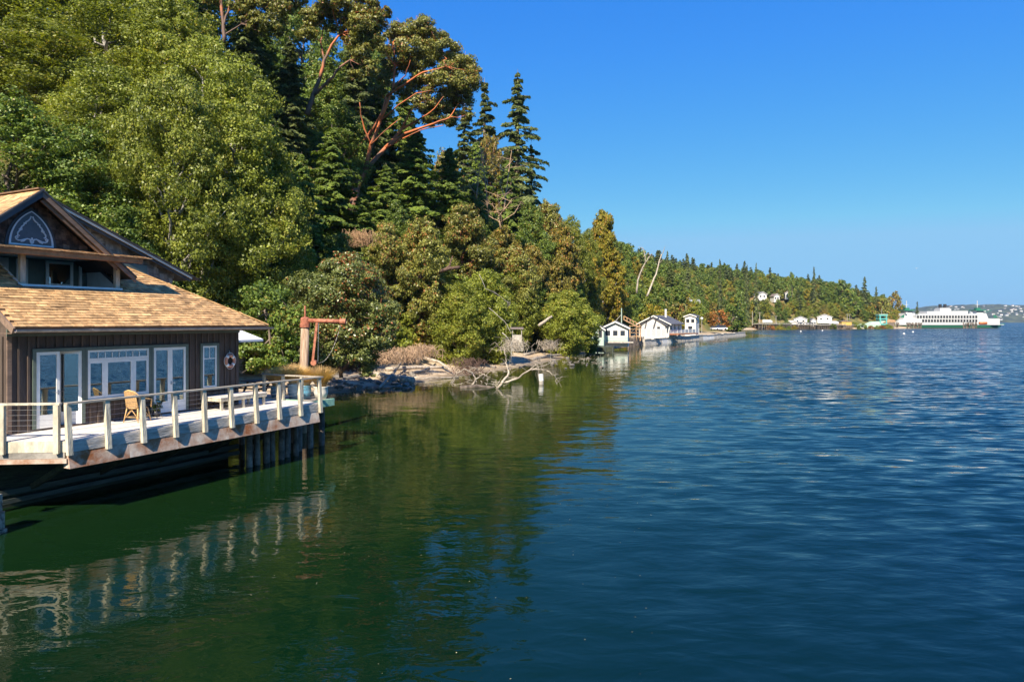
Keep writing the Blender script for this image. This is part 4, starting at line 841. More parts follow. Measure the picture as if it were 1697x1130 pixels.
# landing beyond the end rail, with pots of straw-coloured grass
ld = thing('painted_landing', 'small landing platform with mint green edge boards beyond the deck railing', 'platform', HO, HA)
for k_ in range(13):
    vv = 1.15+k_*0.30; MB().box(9.35, 10.95, vv, vv+.288, 1.86, 1.90).build('plank', MAT['greywood'], ld)
MB().box(9.3, 11.1, 1.05, 1.14, 1.62, 1.90).build('edge_board', MAT['mint'], ld); MB().box(10.97, 11.05, 1.15, 5.0, 1.62, 1.9).build('edge_board', MAT['mint'], ld)
MB().box(9.3, 9.38, 1.15, 4.9, 1.90, 2.0).build('edge_board', MAT['mint'], ld)
for uu in (9.6, 10.2, 10.85):
    for vv in (1.5, 3.0, 4.6): MB().tube([(uu, vv, -1), (uu, vv, 1.85)], .12, 8).build('pile', MAT['pile'], ld)
def pot_grass(u_, v_, pm2, h, r, label, seed, sc=1.0):
    rs = np.random.default_rng(seed); o = thing('potted_grass', label, 'plant', HL(u_, v_, 1.90), HA)
    MB().lathe([(.001, 0), (r*.68, 0), (r*.95, h*.55), (r*.88, h*.85), (r, h*.95), (r, h), (r*.86, h), (r*.8, h*.8), (.001, h*.8)], 0, 0, 20).build('pot', MAT[pm2], o, True)
    n = 2600; az = rs.uniform(0, 6.283, n); out_ = rs.uniform(0.03, 1, n)**.7; Ln = rs.uniform(.45, .95, n)*sc; vs_ = []; fs_ = []
    V = []
    for i_ in range(n):
        ca_, sa_ = math.cos(az[i_]), math.sin(az[i_]); x0 = rs.uniform(0, r*.5); prev = None; w = .008
        for f_ in (0, .4, .75, 1.0):
            q = x0+out_[i_]*Ln[i_]*.85*f_**1.6; z_ = h*.8+Ln[i_]*(f_*(1-.28*out_[i_]*f_)); V.append((q*ca_-sa_*w*(1-f_*.8), q*sa_+ca_*w*(1-f_*.8), z_)); V.append((q*ca_+sa_*w*(1-f_*.8), q*sa_-ca_*w*(1-f_*.8), z_))
    V = np.array(V); b_ = np.arange(n)[:, None]*8; F = np.concatenate([b_+np.array([[2*j, 2*j+2, 2*j+3, 2*j+1]]) for j in range(3)]); inst('grass', npmesh('grass', V, F, MAT['straw']), o)
    return o
pot_grass(9.75, 2.75, 'blueglaze', .55, .32, 'straw coloured ornamental grass in a deep blue glazed pot, leftmost of the row', 1)
pot_grass(10.2, 2.35, 'paleglaze', .62, .27, 'straw coloured ornamental grass in a pale sky blue pot beside the railing', 2, 1.1)
pot_grass(10.42, 1.95, 'blueglaze', .55, .24, 'straw coloured ornamental grass in a slim blue pot between two paler pots', 3, .9)
pot_grass(10.72, 1.42, 'creampot', .50, .30, 'straw coloured ornamental grass in a cream pot at the landing corner', 4, 1.1)
# davit: timber pole with rusty iron cap and jib
bp_ = HL(13.1, 4.3)+Vector((-.22, 0, 0)); bz = 0.0
dv = thing('davit_crane', 'tall timber pole with rusty iron cap and swinging jib arm beside the grass pots', 'crane', (bp_.x, bp_.y, bz))
mb = MB(); mb.tube([(0.02, 0, -1), (0.0, 0, 2.5), (.06, 0, 4.75)], [.23, .20, .18], 14); mb.build('pole', MAT['pole'], dv, True)
MB().lathe([(.001, 4.74), (.23, 4.74), (.23, 4.92), (.2, 4.93), (.2, 5.15), (.13, 5.2), (.001, 5.22)], .06, 0, 16).build('cap', MAT['rustm'], dv)
mb = MB(); mb.tube([(.06, 0, 5.2), (.06, 0, 5.72)], .045, 8); mb.build('spindle', MAT['rustm'], dv)
MB().tube([(.1, 0, 5.05), (1.80, -.2, 5.0)], .10, 10).build('jib_arm', MAT['rustm'], dv, True)
MB().lathe([(.001, -.13), (.13, -.13), (.13, .13), (.001, .13)], 0, 0, 12).build('arm_flange', MAT['rustm'], dv, loc=(1.82, -.2, 5.0), rot=(0, R(90), 0))
MB().beam((.62, -.08, 4.95), (.42, -.1, 3.05), .10, .10).build('hanging_strut', MAT['rustm'], dv); MB().lathe([(.001, -.1), (.13, -.1), (.13, .1), (.001, .1)], 0, 0, 12).build('winch_drum', MAT['rustm'], dv, loc=(.5, -.12, 3.15), rot=(R(90), 0, 0))
mb = MB(); mb.tube([(.70, -.1, 4.95), (.68, -.15, 3.2)], .012, 5); mb.build('cable', MAT['steel'], dv)
mb = MB(); pts = [(.7+1.05*f_, -.15-.1*f_, 3.15+1.75*f_**2.2) for f_ in np.linspace(0, 1, 14)]
for a_, b_ in zip(pts[:-1], pts[1:]): mb.beam(a_, Vector(a_).lerp(Vector(b_), .75), .035, .02)
mb.build('chain', MAT['greywood'], dv)
# white parasol behind the house corner and picnic table
um = HL(9.6, 4.6); o = thing('parasol', 'white canvas parasol peeking out behind the boathouse corner', 'parasol', (um.x-.9, um.y+0.2, 1.2))
mb = MB(); mb.lathe([(.02, 3.75), (1.7, 3.08), (1.7, 3.0), (1.68, 2.98), (.02, 3.70)], 0, 0, 8); mb.build('canopy', MAT['canvas'], o); MB().tube([(0, 0, 0), (0, 0, 3.8)], .03, 8).build('pole', MAT['greywood'], o)
q = HL(11.8, 5.6); o = thing('picnic_table', 'dark picnic table in the shade beyond the boathouse corner', 'table', (q.x-.3, q.y+.5, 1.65), HA)
for k_ in range(5): MB().box(-.9, .9, -.4+k_*.16, -.4+k_*.16+.15, .70, .74).build('plank', MAT['board'], o)
for s_ in (-1, 1):
    MB().box(-.9, .9, s_*.75-.13, s_*.75+.13, .42, .46).build('bench_seat', MAT['board'], o)
    mb = MB(); mb.beam((s_*.65, -.6, 0), (s_*.65, -.2, .7), .05, .09, (1, 0, 0)); mb.beam((s_*.65, .6, 0), (s_*.65, .2, .7), .05, .09, (1, 0, 0)); mb.beam((s_*.65, -.85, .38), (s_*.65, .85, .38), .06, .06); mb.build('trestle', MAT['board'], o)

# ------------------------------------------------------------------ shore: driftwood, rocks, fallen branches
def log(name, label, pts, r0, r1, mat='drift', roots=0, group=None, cat='driftwood'):
    b = Vector(pts[0]); o = thing(name, label, cat, b, 0, group); mb = MB(); w = [Vector(p_)-b for p_ in pts]; fine = []
    for i_ in range(len(w)-1):
        for k2 in range(4): fine.append(w[i_].lerp(w[i_+1], k2/4)+Vector([random.gauss(0, r0*.12) for _ in range(3)]))
    fine.append(w[-1]); n = len(fine); mb.tube(fine, [(r0+(r1-r0)*i_/(n-1))*random.uniform(.88, 1.12) for i_ in range(n)], 9); mb.build('trunk', MAT[mat], o, True)
    for k2 in range(roots):
        a0 = random.uniform(0, 6.28); l_ = random.uniform(.5, 1.1)*r0*4; MB().tube([w[0], w[0]+Vector((-.4*l_, .7*l_*math.cos(a0), .7*l_*math.sin(a0)))], [r0*.4, .03], 6).build('root', MAT[mat], o, True)
    return o
def S(px, py): # point on the beach under this pixel
    D = np.arange(30, 320, 0.5); X = (px-848.5)/FP*D; Z = CAMH-(py-533)/FP*D; G = np.maximum(ground(X, D), 0.0); k = np.nonzero(Z <= G)[0]
    if len(k) == 0: return P(px, py, 60)
    k = k[0]; return Vector((X[k], D[k], G[k]))
def beachlog(label, pix, r0, r1, dz=0.15, mat='drift', roots=0, D=None):
    pts = []
    for i_, q in enumerate(pix):
        w = S(q[0], q[1]); pts.append(w+Vector((0, 0, dz+(q[2] if len(q) > 2 else 0))))
    return log('driftwood_log', label, pts, r0, r1, mat, roots)
beachlog('long bleached driftwood log lying across the sandy beach', [(640, 616), (690, 612), (735, 612)], .20, .12, .15)
beachlog('curved pale driftwood trunk with smooth upper end resting on the beach', [(748, 620, .1), (728, 611, .5), (700, 603, .5), (690, 606, .2)], .10, .20, .15)
beachlog('grey driftwood log half in shade with its butt end at the water', [(600, 622), (640, 630), (684, 637, .1)], .30, .34, .2, 'drift', 4)
beachlog('thin weathered driftwood pole slanting down to the water', [(668, 612, .8), (652, 627, .3), (628, 646, 0)], .13, .10, .1)
beachlog('short forked driftwood branch lying on pale sand', [(680, 622), (700, 618), (722, 606)], .14, .07)
beachlog('dark driftwood log lying in shade beside the davit pole', [(535, 628), (575, 630), (628, 622)], .22, .16, .12, 'rock')
beachlog('slim driftwood stick lying along the waterline below the sand spit', [(655, 624), (700, 628), (760, 627)], .09, .06, .06)
beachlog('weathered driftwood plank log on the middle beach', [(880, 598), (910, 592), (935, 590)], .22, .15)
beachlog('pale driftwood trunk on the middle beach beneath the round tree', [(868, 590), (900, 583), (925, 586)], .20, .12)
beachlog('thin driftwood branch sticking up from the middle beach', [(905, 585), (915, 575, 1.2), (925, 570, 2)], .12, .04)
rs = random.Random(4)
def rockmesh(seed):
    rr = random.Random(seed); mb = MB(); n, m_ = 7, 5; 
    for i_ in range(m_+1):
        for k2 in range(n):
            ph = math.pi*i_/m_; a0 = 2*math.pi*k2/n; r_ = 1+rr.uniform(-.22, .22); mb.v.append((r_*math.sin(ph)*math.cos(a0), r_*math.sin(ph)*math.sin(a0)*.8, r_*math.cos(ph)*.6))
    for i_ in range(m_):
        for k2 in range(n): mb.f.append((i_*n+k2, (i_+1)*n+k2, (i_+1)*n+(k2+1) % n, i_*n+(k2+1) % n)); mb.m.append(0)
    return mb.mesh('rock', MAT['rock'])
rms = [rockmesh(s_) for s_ in range(4)]
for k_ in range(90):
    if k_ < 60: w = S(rs.uniform(520, 690), rs.uniform(622, 648))
    else: w = S(rs.uniform(740, 1000), rs.uniform(584, 612))
    s_ = rs.uniform(.12, .34); o = inst('beach_rock', rms[k_ % 4], None, w+Vector((0, 0, s_*.2)), (0, 0, rs.uniform(0, 6)), (s_*1.3, s_, s_))
    tag(o, 'small dark rock lying along the stony waterline', 'rock', 'rocks along the waterline')
# drift scraps: nobody could count
mb = MB()
for k_ in range(420):
    w = S(rs.uniform(520, 860), rs.uniform(598, 640)) if k_ < 260 else S(rs.uniform(860, 1010), rs.uniform(572, 604)); a0 = rs.uniform(0, 3.14); l_ = rs.uniform(.15, .7)
    mb.beam(w+Vector((0, 0, .04)), w+Vector((math.cos(a0)*l_, math.sin(a0)*l_, .05+rs.uniform(0, .12))), .03, .03)
tag(mb.build('drift_scraps', MAT['drift']), 'scattered drift sticks and scraps along the beach', 'driftwood', kind='stuff')
def branchy(name, label, D, limbs, mat='drift', base=None, twigs=0, seed=1, cat='branch'):
    random.seed(seed); b = P(limbs[0][2][0][0], limbs[0][2][0][1], D); o = thing(name, label, cat, b); mb = MB(); ends = []
    for r0, r1, pts in limbs:
        w = [P(x, y, D+(dd[0] if dd else 0))-b for x, y, *dd in pts]; fine = []
        for i_ in range(len(w)-1):
            for k2 in range(3): fine.append(w[i_].lerp(w[i_+1], k2/3)+Vector([random.gauss(0, .03) for _ in range(3)]))
        fine.append(w[-1]); n = len(fine); mb.tube(fine, [r0+(r1-r0)*i_/(n-1) for i_ in range(n)], 7); ends += fine[n//2:]
    mb.build('trunk', MAT[mat], o, True)
    if twigs:
        tb_ = MB()
        for _ in range(twigs):
            e = random.choice(ends); d_ = Vector((random.gauss(0, .5), random.gauss(0, .5), random.gauss(0, .45))); tb_.tube([e, e+d_*.5+Vector((0, 0, .06)), e+d_], [.014, .009, .004], 4)
        tag(tb_.build('twigs', MAT[mat], o), kind='stuff')
    return o
branchy('fallen_branch', 'bleached dead branch rising from the water above a low barnacled log', 52, [(.075, .04, [(781, 640, 0), (788, 628, .3), (783, 617, .4), (770, 612, .2)]), (.04, .012, [(784, 619, 0), (778, 613), (786, 609), (795, 613)]), (.04, .012, [(770, 612), (758, 619), (751, 628), (750, 640)]), (.04, .012, [(788, 629), (800, 621), (806, 622), (813, 615)])], twigs=14, seed=3)
log('barnacled_log', 'low barnacled brown log lying awash under the dead branch', [P(762, 643, 51.5), P(790, 640.5, 51.8), P(820, 643, 52)], .20, .10, 'pile')
branchy('fallen_tree', 'leafless fallen tree with long bleached limbs reaching over the water', 51, [(.11, .055, [(823, 645), (833, 633), (843, 617, .4), (838, 600, .8)]), (.045, .02, [(840, 603), (838, 590), (836, 580), (846, 572), (847, 560)]), (.085, .03, [(836, 634), (855, 629), (871, 617, -.5), (884, 611, -.8), (905, 614, -1)]), (.035, .012, [(872, 617), (888, 605), (892, 602)]), (.035, .012, [(884, 612), (900, 607), (918, 600)]), (.035, .01, [(905, 614), (920, 622), (922, 636)]), (.035, .012, [(826, 643), (820, 640), (826, 634)])], twigs=110, seed=4)
q = P(897, 637, 54.5); o = thing('mooring_stub', 'short white topped pile stub standing in the water beside the fallen tree', 'pile', (q.x, q.y, 0)); MB().tube([(0, 0, -.6), (0, 0, .28)], .19, 10).build('pile', MAT['greywood'], o); MB().tube([(0, 0, .28), (-.04, 0, .82)], .2, 10).build('cap', MAT['hwhite'], o)

# ------------------------------------------------------------------ hillside trees, front of the wood
random.seed(99)
T = tree
T('alder_a', 395, 75, 47, 118, 'large pale green alder filling the slope directly above the boathouse roof peak')
T('alder_b', 290, 95, 45, 110, 'pale green alder behind the boathouse, second from the dark firs')
T('alder_c', 440, 190, 44, 80, 'lower alder with dense light crown left of the dark hemlock')
T('maple_b', 200, 330, 38, 100, 'dark green maple right behind the black rear roof')
T('alder_b', 330, 290, 41, 100, 'bright alder standing over the end of the tan roof')
T('maple_b', 440, 390, 41, 75, 'dark shaded tree behind the eave corner and parasol')
T('maple_a', 30, 150, 42, 130, 'broad dark leaved maple at the left edge above the gable')
T('maple_a', 120, 190, 44, 110, 'dark green maple between the left edge and the pale alders')
T('alder_b', 170, 90, 52, 115, 'alder with light top between two dark maples')
T('alder_c', 60, 20, 58, 130, 'olive green tree in the upper left corner')
T('alder_a', 180, -30, 62, 130, 'tall alder reaching past the top of the picture, left of centre')
T('alder_c', 290, -30, 60, 110, 'olive alder reaching past the top beside the first red stemmed madrone')
T('alder_a', 340, 40, 56, 90, 'light alder crown below the red stemmed madrone')
T('maple_a', 240, 40, 66, 100, 'shaded maple high on the slope behind the pale alders')
T('fir_b', 320, -70, 74, 70, 'dark fir high on the slope with only its lower boughs in view')
T('fir_a', 410, -50, 76, 70, 'dark fir behind the leftmost madrone')
T('fir_b', 480, 60, 80, 60, 'dark fir seen between the two madrone stems')
T('fir_a', 590, 30, 98, 62, 'tall fir with bare grey trunk behind the big madrone')
T('hem_a', 550, 205, 70, 75, 'bright green hemlock with layered boughs at the foot of the big madrone')
T('hem_a', 500, 250, 60, 62, 'dark hemlock in shade at the edge of the pale alders')
T('hem_a', 600, 320, 72, 62, 'hemlock with dense boughs just left of the dry brown bank')
T('hem_a', 690, 210, 92, 70, 'deep green hemlock right of the big madrone stems')
T('hem_a', 745, 240, 96, 60, 'hemlock behind the dead stems, right of the big madrone crown')
T('hem_a', 640, 270, 84, 62, 'hemlock directly behind the leaning madrone trunk')
T('maple_b', 660, 330, 76, 50, 'small dark green tree below the big madrone')
T('fir_d', 803, 128, 122, 76, 'slender blue green fir left of the tall skyline fir')
T('fir_c', 858, 114, 124, 88, 'tallest skyline fir with drooping boughs and clear trunk')
T('fir_d', 770, 170, 118, 72, 'thin fir between the big madrone crown and the skyline firs')
T('madr_a', 740, 240, 108, 45, 'madrone under the right edge of the great round crown')
T('madr_b', 812, 215, 118, 34, 'brown madrone between the two skyline firs')
T('madr_a', 700, 350, 72, 58, 'grey green madrone in the middle of the slope')
T('madr_a', 640, 360, 70, 48, 'leafy madrone beside the dry brown bank')
T('madr_a', 770, 330, 92, 56, 'rounded madrone under the dead stems')
T('madr_b', 830, 370, 100, 50, 'russet leaved madrone at the middle of the slope')
T('madr_a', 905, 325, 122, 48, 'madrone crown on the skyline right of the tallest fir')
T('madr_b', 925, 370, 118, 48, 'browning madrone just under the skyline right of the tallest fir')
T('madr_b', 880, 400, 104, 46, 'rust tinged madrone left of the golden tree')
T('madr_a', 850, 400, 96, 50, 'green madrone over the yellow bank')
T('alder_c', 970, 372, 128, 36, 'small olive tree on the skyline left of the golden tree')
T('gold_a', 998, 342, 118, 40, 'golden green weeping tree with pointed top')
T('gold_a', 968, 395, 112, 34, 'shorter golden tree leaning beside the pointed one')
T('gold_a', 1012, 400, 124, 32, 'yellow leaved tree at the right edge of the near bluff')
T('maple_b', 1035, 428, 134, 30, 'dark green tree behind the stair tower')
T('maple_b', 1012, 455, 126, 28, 'dark round tree above the green cottage')
T('maple_b', 930, 430, 106, 42, 'green tree between the golden tree and the yellow bank')
T('olive_a', 905, 470, 98, 40, 'olive tree above the round waterside tree')
T('olive_a', 940, 478, 98, 58, 'round dense green tree overhanging the middle beach', fix=True)
T('maple_b', 978, 512, 104, 20, 'small green tree touching the blue grey cottage', fix=True)
T('maple_b', 885, 500, 92, 30, 'dark shrubby tree left of the round waterside tree')
T('olive_a', 762, 462, 72, 62, 'wide olive tree leaning over the beach, left half', fix=True)
T('olive_a', 806, 442, 76, 60, 'wide olive tree leaning over the beach, upper right', fix=True)
T('olive_a', 828, 525, 76, 30, 'low end of the olive trees beside the little shed', fix=True)
T('olive_a', 730, 500, 64, 45, 'bushy olive tree above the driftwood beach')
T('alder_c', 10, -80, 70, 150, 'tall olive tree cut by the upper left corner of the picture')
T('maple_a', 110, -70, 74, 130, 'dark tree reaching past the top edge near the left corner')
T('alder_b', 250, -80, 76, 130, 'high alder crown at the top edge left of the red stems')
T('maple_a', 340, -60, 80, 100, 'dark leafy tree at the top edge behind the red stems')
T('hem_a', 430, 30, 86, 80, 'shaded hemlock filling the slope behind the leftmost madrone')
T('maple_a', 500, -10, 104, 90, 'dark leafy tree at the top of the slope behind the forked orange stem')
T('maple_b', 540, 90, 100, 80, 'dark green broadleaf between the two madrone stems')
T('hem_a', 620, 120, 102, 70, 'dark hemlock right behind the great leaning madrone')
T('maple_b', 600, 10, 108, 70, 'high dark tree left of the great round crown')
T('hem_a', 670, 150, 104, 62, 'hemlock filling the gap under the great round crown')
T('maple_a', 560, 160, 90, 70, 'shaded broadleaf low between the madrone stems')
T('fir_b', 625, -5, 112, 46, 'fir whose drooping top bough shows left of the great round crown')
T('hem_a', 790, 230, 116, 55, 'wide hemlock on the skyline slope left of the slender fir')
T('hem_a', 840, 260, 116, 55, 'hemlock filling the slope behind the dead stems')
T('fir_c', 880, 235, 128, 48, 'short wide fir hugging the tallest fir on its right')
T('maple_b', 880, 330, 116, 50, 'dark broadleaf at the base of the tallest fir')
T('maple_b', 790, 300, 104, 50, 'dark broadleaf behind the dead stems')
T('alder_c', 945, 350, 126, 40, 'olive crown on the skyline between the madrone crown and the golden tree')
T('olive_a', 850, 440, 84, 56, 'yellowish olive tree above the yellow bank')
T('maple_b', 880, 450, 95, 50, 'dark tree in the shady gully left of the golden trees')
T('alder_c', 700, 400, 80, 60, 'olive tree on the middle slope above the bare leaning trunk')
T('maple_b', 560, 380, 62, 60, 'dark shaded tree behind the glossy bush')
# great madrone with open red limbs
custom_tree('madrone_tree', 'great leaning madrone with open red limbs and wide round crown against the sky', 88,
  [(.62, .40, [(583, 352, 0), (590, 312, 0), (603, 285, 0)]), (.30, .12, [(603, 285, 0), (640, 245, 1), (665, 215, 2), (700, 195, 2.5)]), (.28, .12, [(603, 285, 0), (615, 240, -1), (630, 200, -2), (640, 160, -2)]),
   (.22, .08, [(640, 245, 1), (670, 222, 0), (720, 205, -2), (745, 195, -3)]), (.20, .07, [(630, 200, -2), (650, 150, -2), (655, 110, -2), (652, 70, -1)]), (.16, .06, [(640, 160, -2), (670, 140, -3), (700, 120, -4), (740, 110, -4)]),
   (.26, .10, [(563, 290, 2), (580, 262, 2), (610, 225, 1), (632, 190, 0), (640, 165, 0)]), (.14, .05, [(665, 215, 2), (680, 185, 2), (700, 160, 3)]), (.12, .04, [(640, 245, 1), (665, 232, -2), (700, 215, -5), (735, 208, -6)]), (.10, .04, [(630, 200, -2), (660, 175, -5), (690, 155, -6), (715, 150, -6)]), (.09, .03, [(650, 150, -2), (672, 125, -5), (680, 100, -6)]), (.09, .03, [(655, 110, -2), (640, 90, -5), (635, 75, -5)]), (.10, .03, [(700, 195, -5), (720, 180, -6), (735, 160, -6)]), (.10, .03, [(615, 240, -4), (640, 215, -6), (665, 195, -6)]), (.12, .05, [(615, 240, -1), (600, 200, -2), (596, 170, -3)])],
  [(672, 52, 26), (700, 45, 20), (715, 65, 26), (645, 75, 24), (680, 85, 28), (735, 85, 26), (760, 105, 26), (700, 105, 26), (655, 110, 22), (770, 135, 24), (740, 130, 28), (705, 140, 24), (765, 165, 20), (735, 168, 26), (700, 172, 20), (672, 150, 18), (745, 195, 18), (715, 198, 16), (775, 190, 12), (640, 130, 16), (625, 150, 14), (780, 118, 14)],
  MAT['l_madrone'], MAT['redbark'], 0.25, 1.5, seed=51)
custom_tree('madrone_tree', 'upright madrone with forked orange stem left of the great leaning madrone', 80,
  [(.34, .22, [(508, 190, 0), (520, 155, 0), (530, 130, 0)]), (.22, .10, [(530, 130, 0), (537, 100, 0), (550, 75, 0), (565, 55, 0)]), (.20, .08, [(518, 160, 0), (545, 135, -1), (565, 110, -1), (580, 100, -1)]), (.12, .06, [(537, 100, 0), (532, 70, 1), (535, 50, 1)])],
  [(540, 25, 26), (575, 15, 26), (610, 10, 24), (600, 40, 24), (565, 50, 18), (520, 30, 20), (505, 55, 18), (625, 35, 18), (585, 70, 16), (545, 2, 26), (600, -20, 26), (620, 65, 16), (640, 20, 10), (600, 90, 18), (615, 115, 16), (590, 125, 12)],
  MAT['l_madrone'], MAT['redbark'], 0.25, 1.5, seed=52)
custom_tree('madrone_tree', 'madrone with bright red stems at the top left of centre', 72,
  [(.22, .12, [(372, 70, 0), (370, 40, 0), (366, 0, 0), (360, -40, 0)]), (.14, .06, [(370, 45, 0), (378, 20, 0), (385, -20, 0)]), (.10, .04, [(370, 60, 0), (385, 50, 0), (400, 40, 0)])],
  [(350, -5, 16), (395, 5, 18), (410, -15, 22), (375, -30, 20), (430, 15, 24), (455, 40, 22), (470, 10, 26), (440, -15, 24), (425, 45, 16), (490, -10, 22), (405, 28, 12)],
  MAT['l_madrone'], MAT['redbark'], 0.23, 1.4, seed=53)
custom_tree('arbutus_bush', 'large glossy leaved bush with red berries behind the davit crane', 46,
  [(.14, .08, [(565, 625, 0), (560, 560, 0), (555, 500, 0)]), (.10, .05, [(565, 620, 0), (600, 560, 0), (620, 520, 0)])],
  [(555, 455, 38), (590, 455, 34), (520, 480, 40), (560, 500, 42), (605, 490, 36), (630, 515, 30), (500, 520, 36), (540, 545, 40), (590, 545, 40), (625, 560, 28), (600, 590, 30), (560, 590, 32), (575, 430, 20), (500, 560, 30), (645, 540, 18), (610, 615, 14), (520, 590, 24)],
  MAT['l_arbutus'], MAT['redbark'], 0.15, 0.9, cat='bush', seed=54)
custom_tree('evergreen_bush', 'dark evergreen bush in shade between the boathouse corner and the davit pole', 40,
  [(.1, .06, [(450, 620, 0), (450, 560, 0), (440, 520, 0)])], [(440, 500, 40), (480, 530, 36), (450, 560, 38), (420, 590, 30), (470, 590, 30), (400, 540, 34), (495, 575, 20)],
  MAT['l_maple'], MAT['bark'], 0.15, 0.8, cat='bush', seed=55)
# leaning bare trunk on the slope and other bare stems
branchy('leaning_trunk', 'dark bare trunk leaning across the yellow slope', 72, [(.26, .16, [(642, 478, -2), (680, 463, -2), (712, 454, -2), (745, 445, -2), (762, 443, -2)]), (.14, .05, [(735, 449, -2), (745, 440, -2), (750, 425, -2)])], 'darktwig', twigs=10, seed=7, cat='trunk')
for (x, y0, y1, D, s_, lab) in ((808, 345, 225, 104, 4, 'tangle of pale dead stems below the slender fir'), (790, 330, 250, 106, 5, 'grey leafless stems right of the big madrone crown'), (835, 350, 250, 106, 6, 'twisted leafless stems beside the tallest fir trunk'), (830, 380, 330, 100, 8, 'broken pale snag stems under the tallest fir')):
    random.seed(s_); li = [(.12, .03, [(x, y0, 0), (x+random.uniform(-8, 8), (y0*.6+y1*.4), 0), (x+random.uniform(-20, 20), y1, 0)])]
    for k_ in range(9): 
        yy = y0+(y1-y0)*random.uniform(.1, .8); li.append((.06, .015, [(x+random.uniform(-3, 3), yy, 0), (x+random.uniform(-25, 25), yy-random.uniform(10, 22), random.uniform(-2, 2)), (x+random.uniform(-38, 38), yy-random.uniform(22, 45), random.uniform(-3, 3))]))
    branchy('dead_shrub', lab, D-6, li, 'twig', twigs=90, seed=s_, cat='dead tree')
branchy('fallen_branch', 'long pale dead branch hanging down the face of the olive trees', 61, [(.025, .015, [(795, 455), (805, 478), (830, 492), (845, 505)]), (.03, .02, [(810, 510), (835, 532), (850, 555)]), (.04, .015, [(832, 550), (848, 568), (846, 600)])], 'greywood', twigs=22, seed=12)
branchy('leaning_trunk', 'pale bare trunk poking out of the round waterside tree', 87, [(.22, .14, [(893, 540), (905, 531), (915, 524)])], 'drift', seed=13, cat='trunk')
# bank brambles and dead twigs near the beach
def bramble(px, py, D, r, label, mat, n, seed):
    rs_ = random.Random(seed); q = P(px, py, D); o = thing('bramble_thicket', label, 'bramble', q); mb = MB()
    for _ in range(n):
        a0 = Vector((rs_.gauss(0, .45)*r, rs_.gauss(0, .3)*r, rs_.uniform(-.5, .2)*r)); d_ = Vector((rs_.gauss(0, .5), rs_.gauss(0, .4), rs_.uniform(.1, .9)))*r*.5
        mb.tube([a0, a0+d_*.6+Vector((0, 0, .1*r)), a0+d_+Vector((rs_.gauss(0, .2), 0, -.2*r))], [.022, .016, .008], 3)
    tag(mb.build('stems', MAT[mat], o), kind='stuff'); return o
bramble(672, 588, 60, 1.5, 'dry tan bramble stems above the long driftwood log', 'twig', 330, 1)
bramble(640, 592, 57, 1.3, 'dry brown brambles between the glossy bush and the beach', 'twig', 330, 2)
bramble(700, 582, 62, 1.5, 'dry pale brambles under the olive trees at the left', 'twig', 330, 3)
bramble(590, 600, 50, 1.5, 'dark brown dead stems under the glossy bush', 'darktwig', 500, 4)
bramble(550, 602, 47, 1.4, 'dark dead stems behind the grass pots', 'darktwig', 400, 5)
bramble(775, 607, 62, 1.7, 'bare dark twigs at the shaded foot of the olive trees', 'darktwig', 300, 6)
bramble(910, 572, 90, 1.5, 'grey dead roots and stems on the bank under the round tree', 'drift', 300, 7)
bramble(850, 572, 68, 1.5, 'pale roots tangled below the little shed', 'drift', 220, 8)
bramble(598, 395, 66, 1.7, 'dry orange brown dead fronds on the bare bank', 'tan', 300, 9)
# hillside undergrowth: individually placed shrubs
random.seed(5); kinds = ['shrub_g', 'shrub_o', 'shrub_m', 'shrub_y']; cnt = 0
labs = {'shrub_g': 'dark green shrub growing between trees on the bluff', 'shrub_o': 'olive green shrub growing between trees on the bluff', 'shrub_m': 'grey green madrone shrub growing on the bluff', 'shrub_y': 'yellow leaved shrub growing on the open bank', 'shrub_r': 'russet shrub growing beside the far road bank'}
def put_shrub(kind, x, y, s, zs=1.0, dz=-.3):
    tm, cm, H0, R0 = TREES[kind]; o = thing('shrub', labs[kind], 'shrub', (x, y, gz(x, y)+dz), random.uniform(0, 6.28), {'shrub_g': 'green bluff shrubs', 'shrub_o': 'olive bluff shrubs', 'shrub_m': 'madrone bluff shrubs', 'shrub_y': 'yellow bank shrubs', 'shrub_r': 'russet bank shrubs'}[kind]); o.scale = (s, s, s*zs)
    px = x/y*FP+848; d_ = float(sdist(np.array([x]), np.array([y]))[0])
    side = [(480, 'behind the boathouse'), (560, 'behind the davit crane'), (620, 'right of the glossy bush'), (680, 'below the great leaning madrone'), (740, 'left of the olive trees'), (800, 'behind the olive trees'), (860, 'above the little shed'), (920, 'left of the round tree'), (980, 'above the round waterside tree'), (1035, 'around the golden trees'), (1090, 'by the stair tower'), (1150, 'behind the waterfront house'), (1240, 'near the orange tree'), (1320, 'beside the inner pier'), (1400, 'beside the outer pier'), (9999, 'near the teal tower')]
    o['label'] = {'shrub_g': 'dark green shrub', 'shrub_o': 'olive green shrub', 'shrub_m': 'grey green madrone shrub', 'shrub_y': 'yellow leaved shrub', 'shrub_r': 'russet shrub'}[kind]+(' at the foot of the bank ' if d_ < 12 else ' partway up the bank ' if d_ < 20 else ' high on the bank ')+next(b for a, b in side if px < a)
    inst('trunk', tm, o); inst('crown', cm, o)
pts_ = []
cy_ = np.random.default_rng(5).uniform(38, 150, 9000); cx_ = np.random.default_rng(6).uniform(-45, 30, 9000); cd_ = sdist(cx_, cy_)
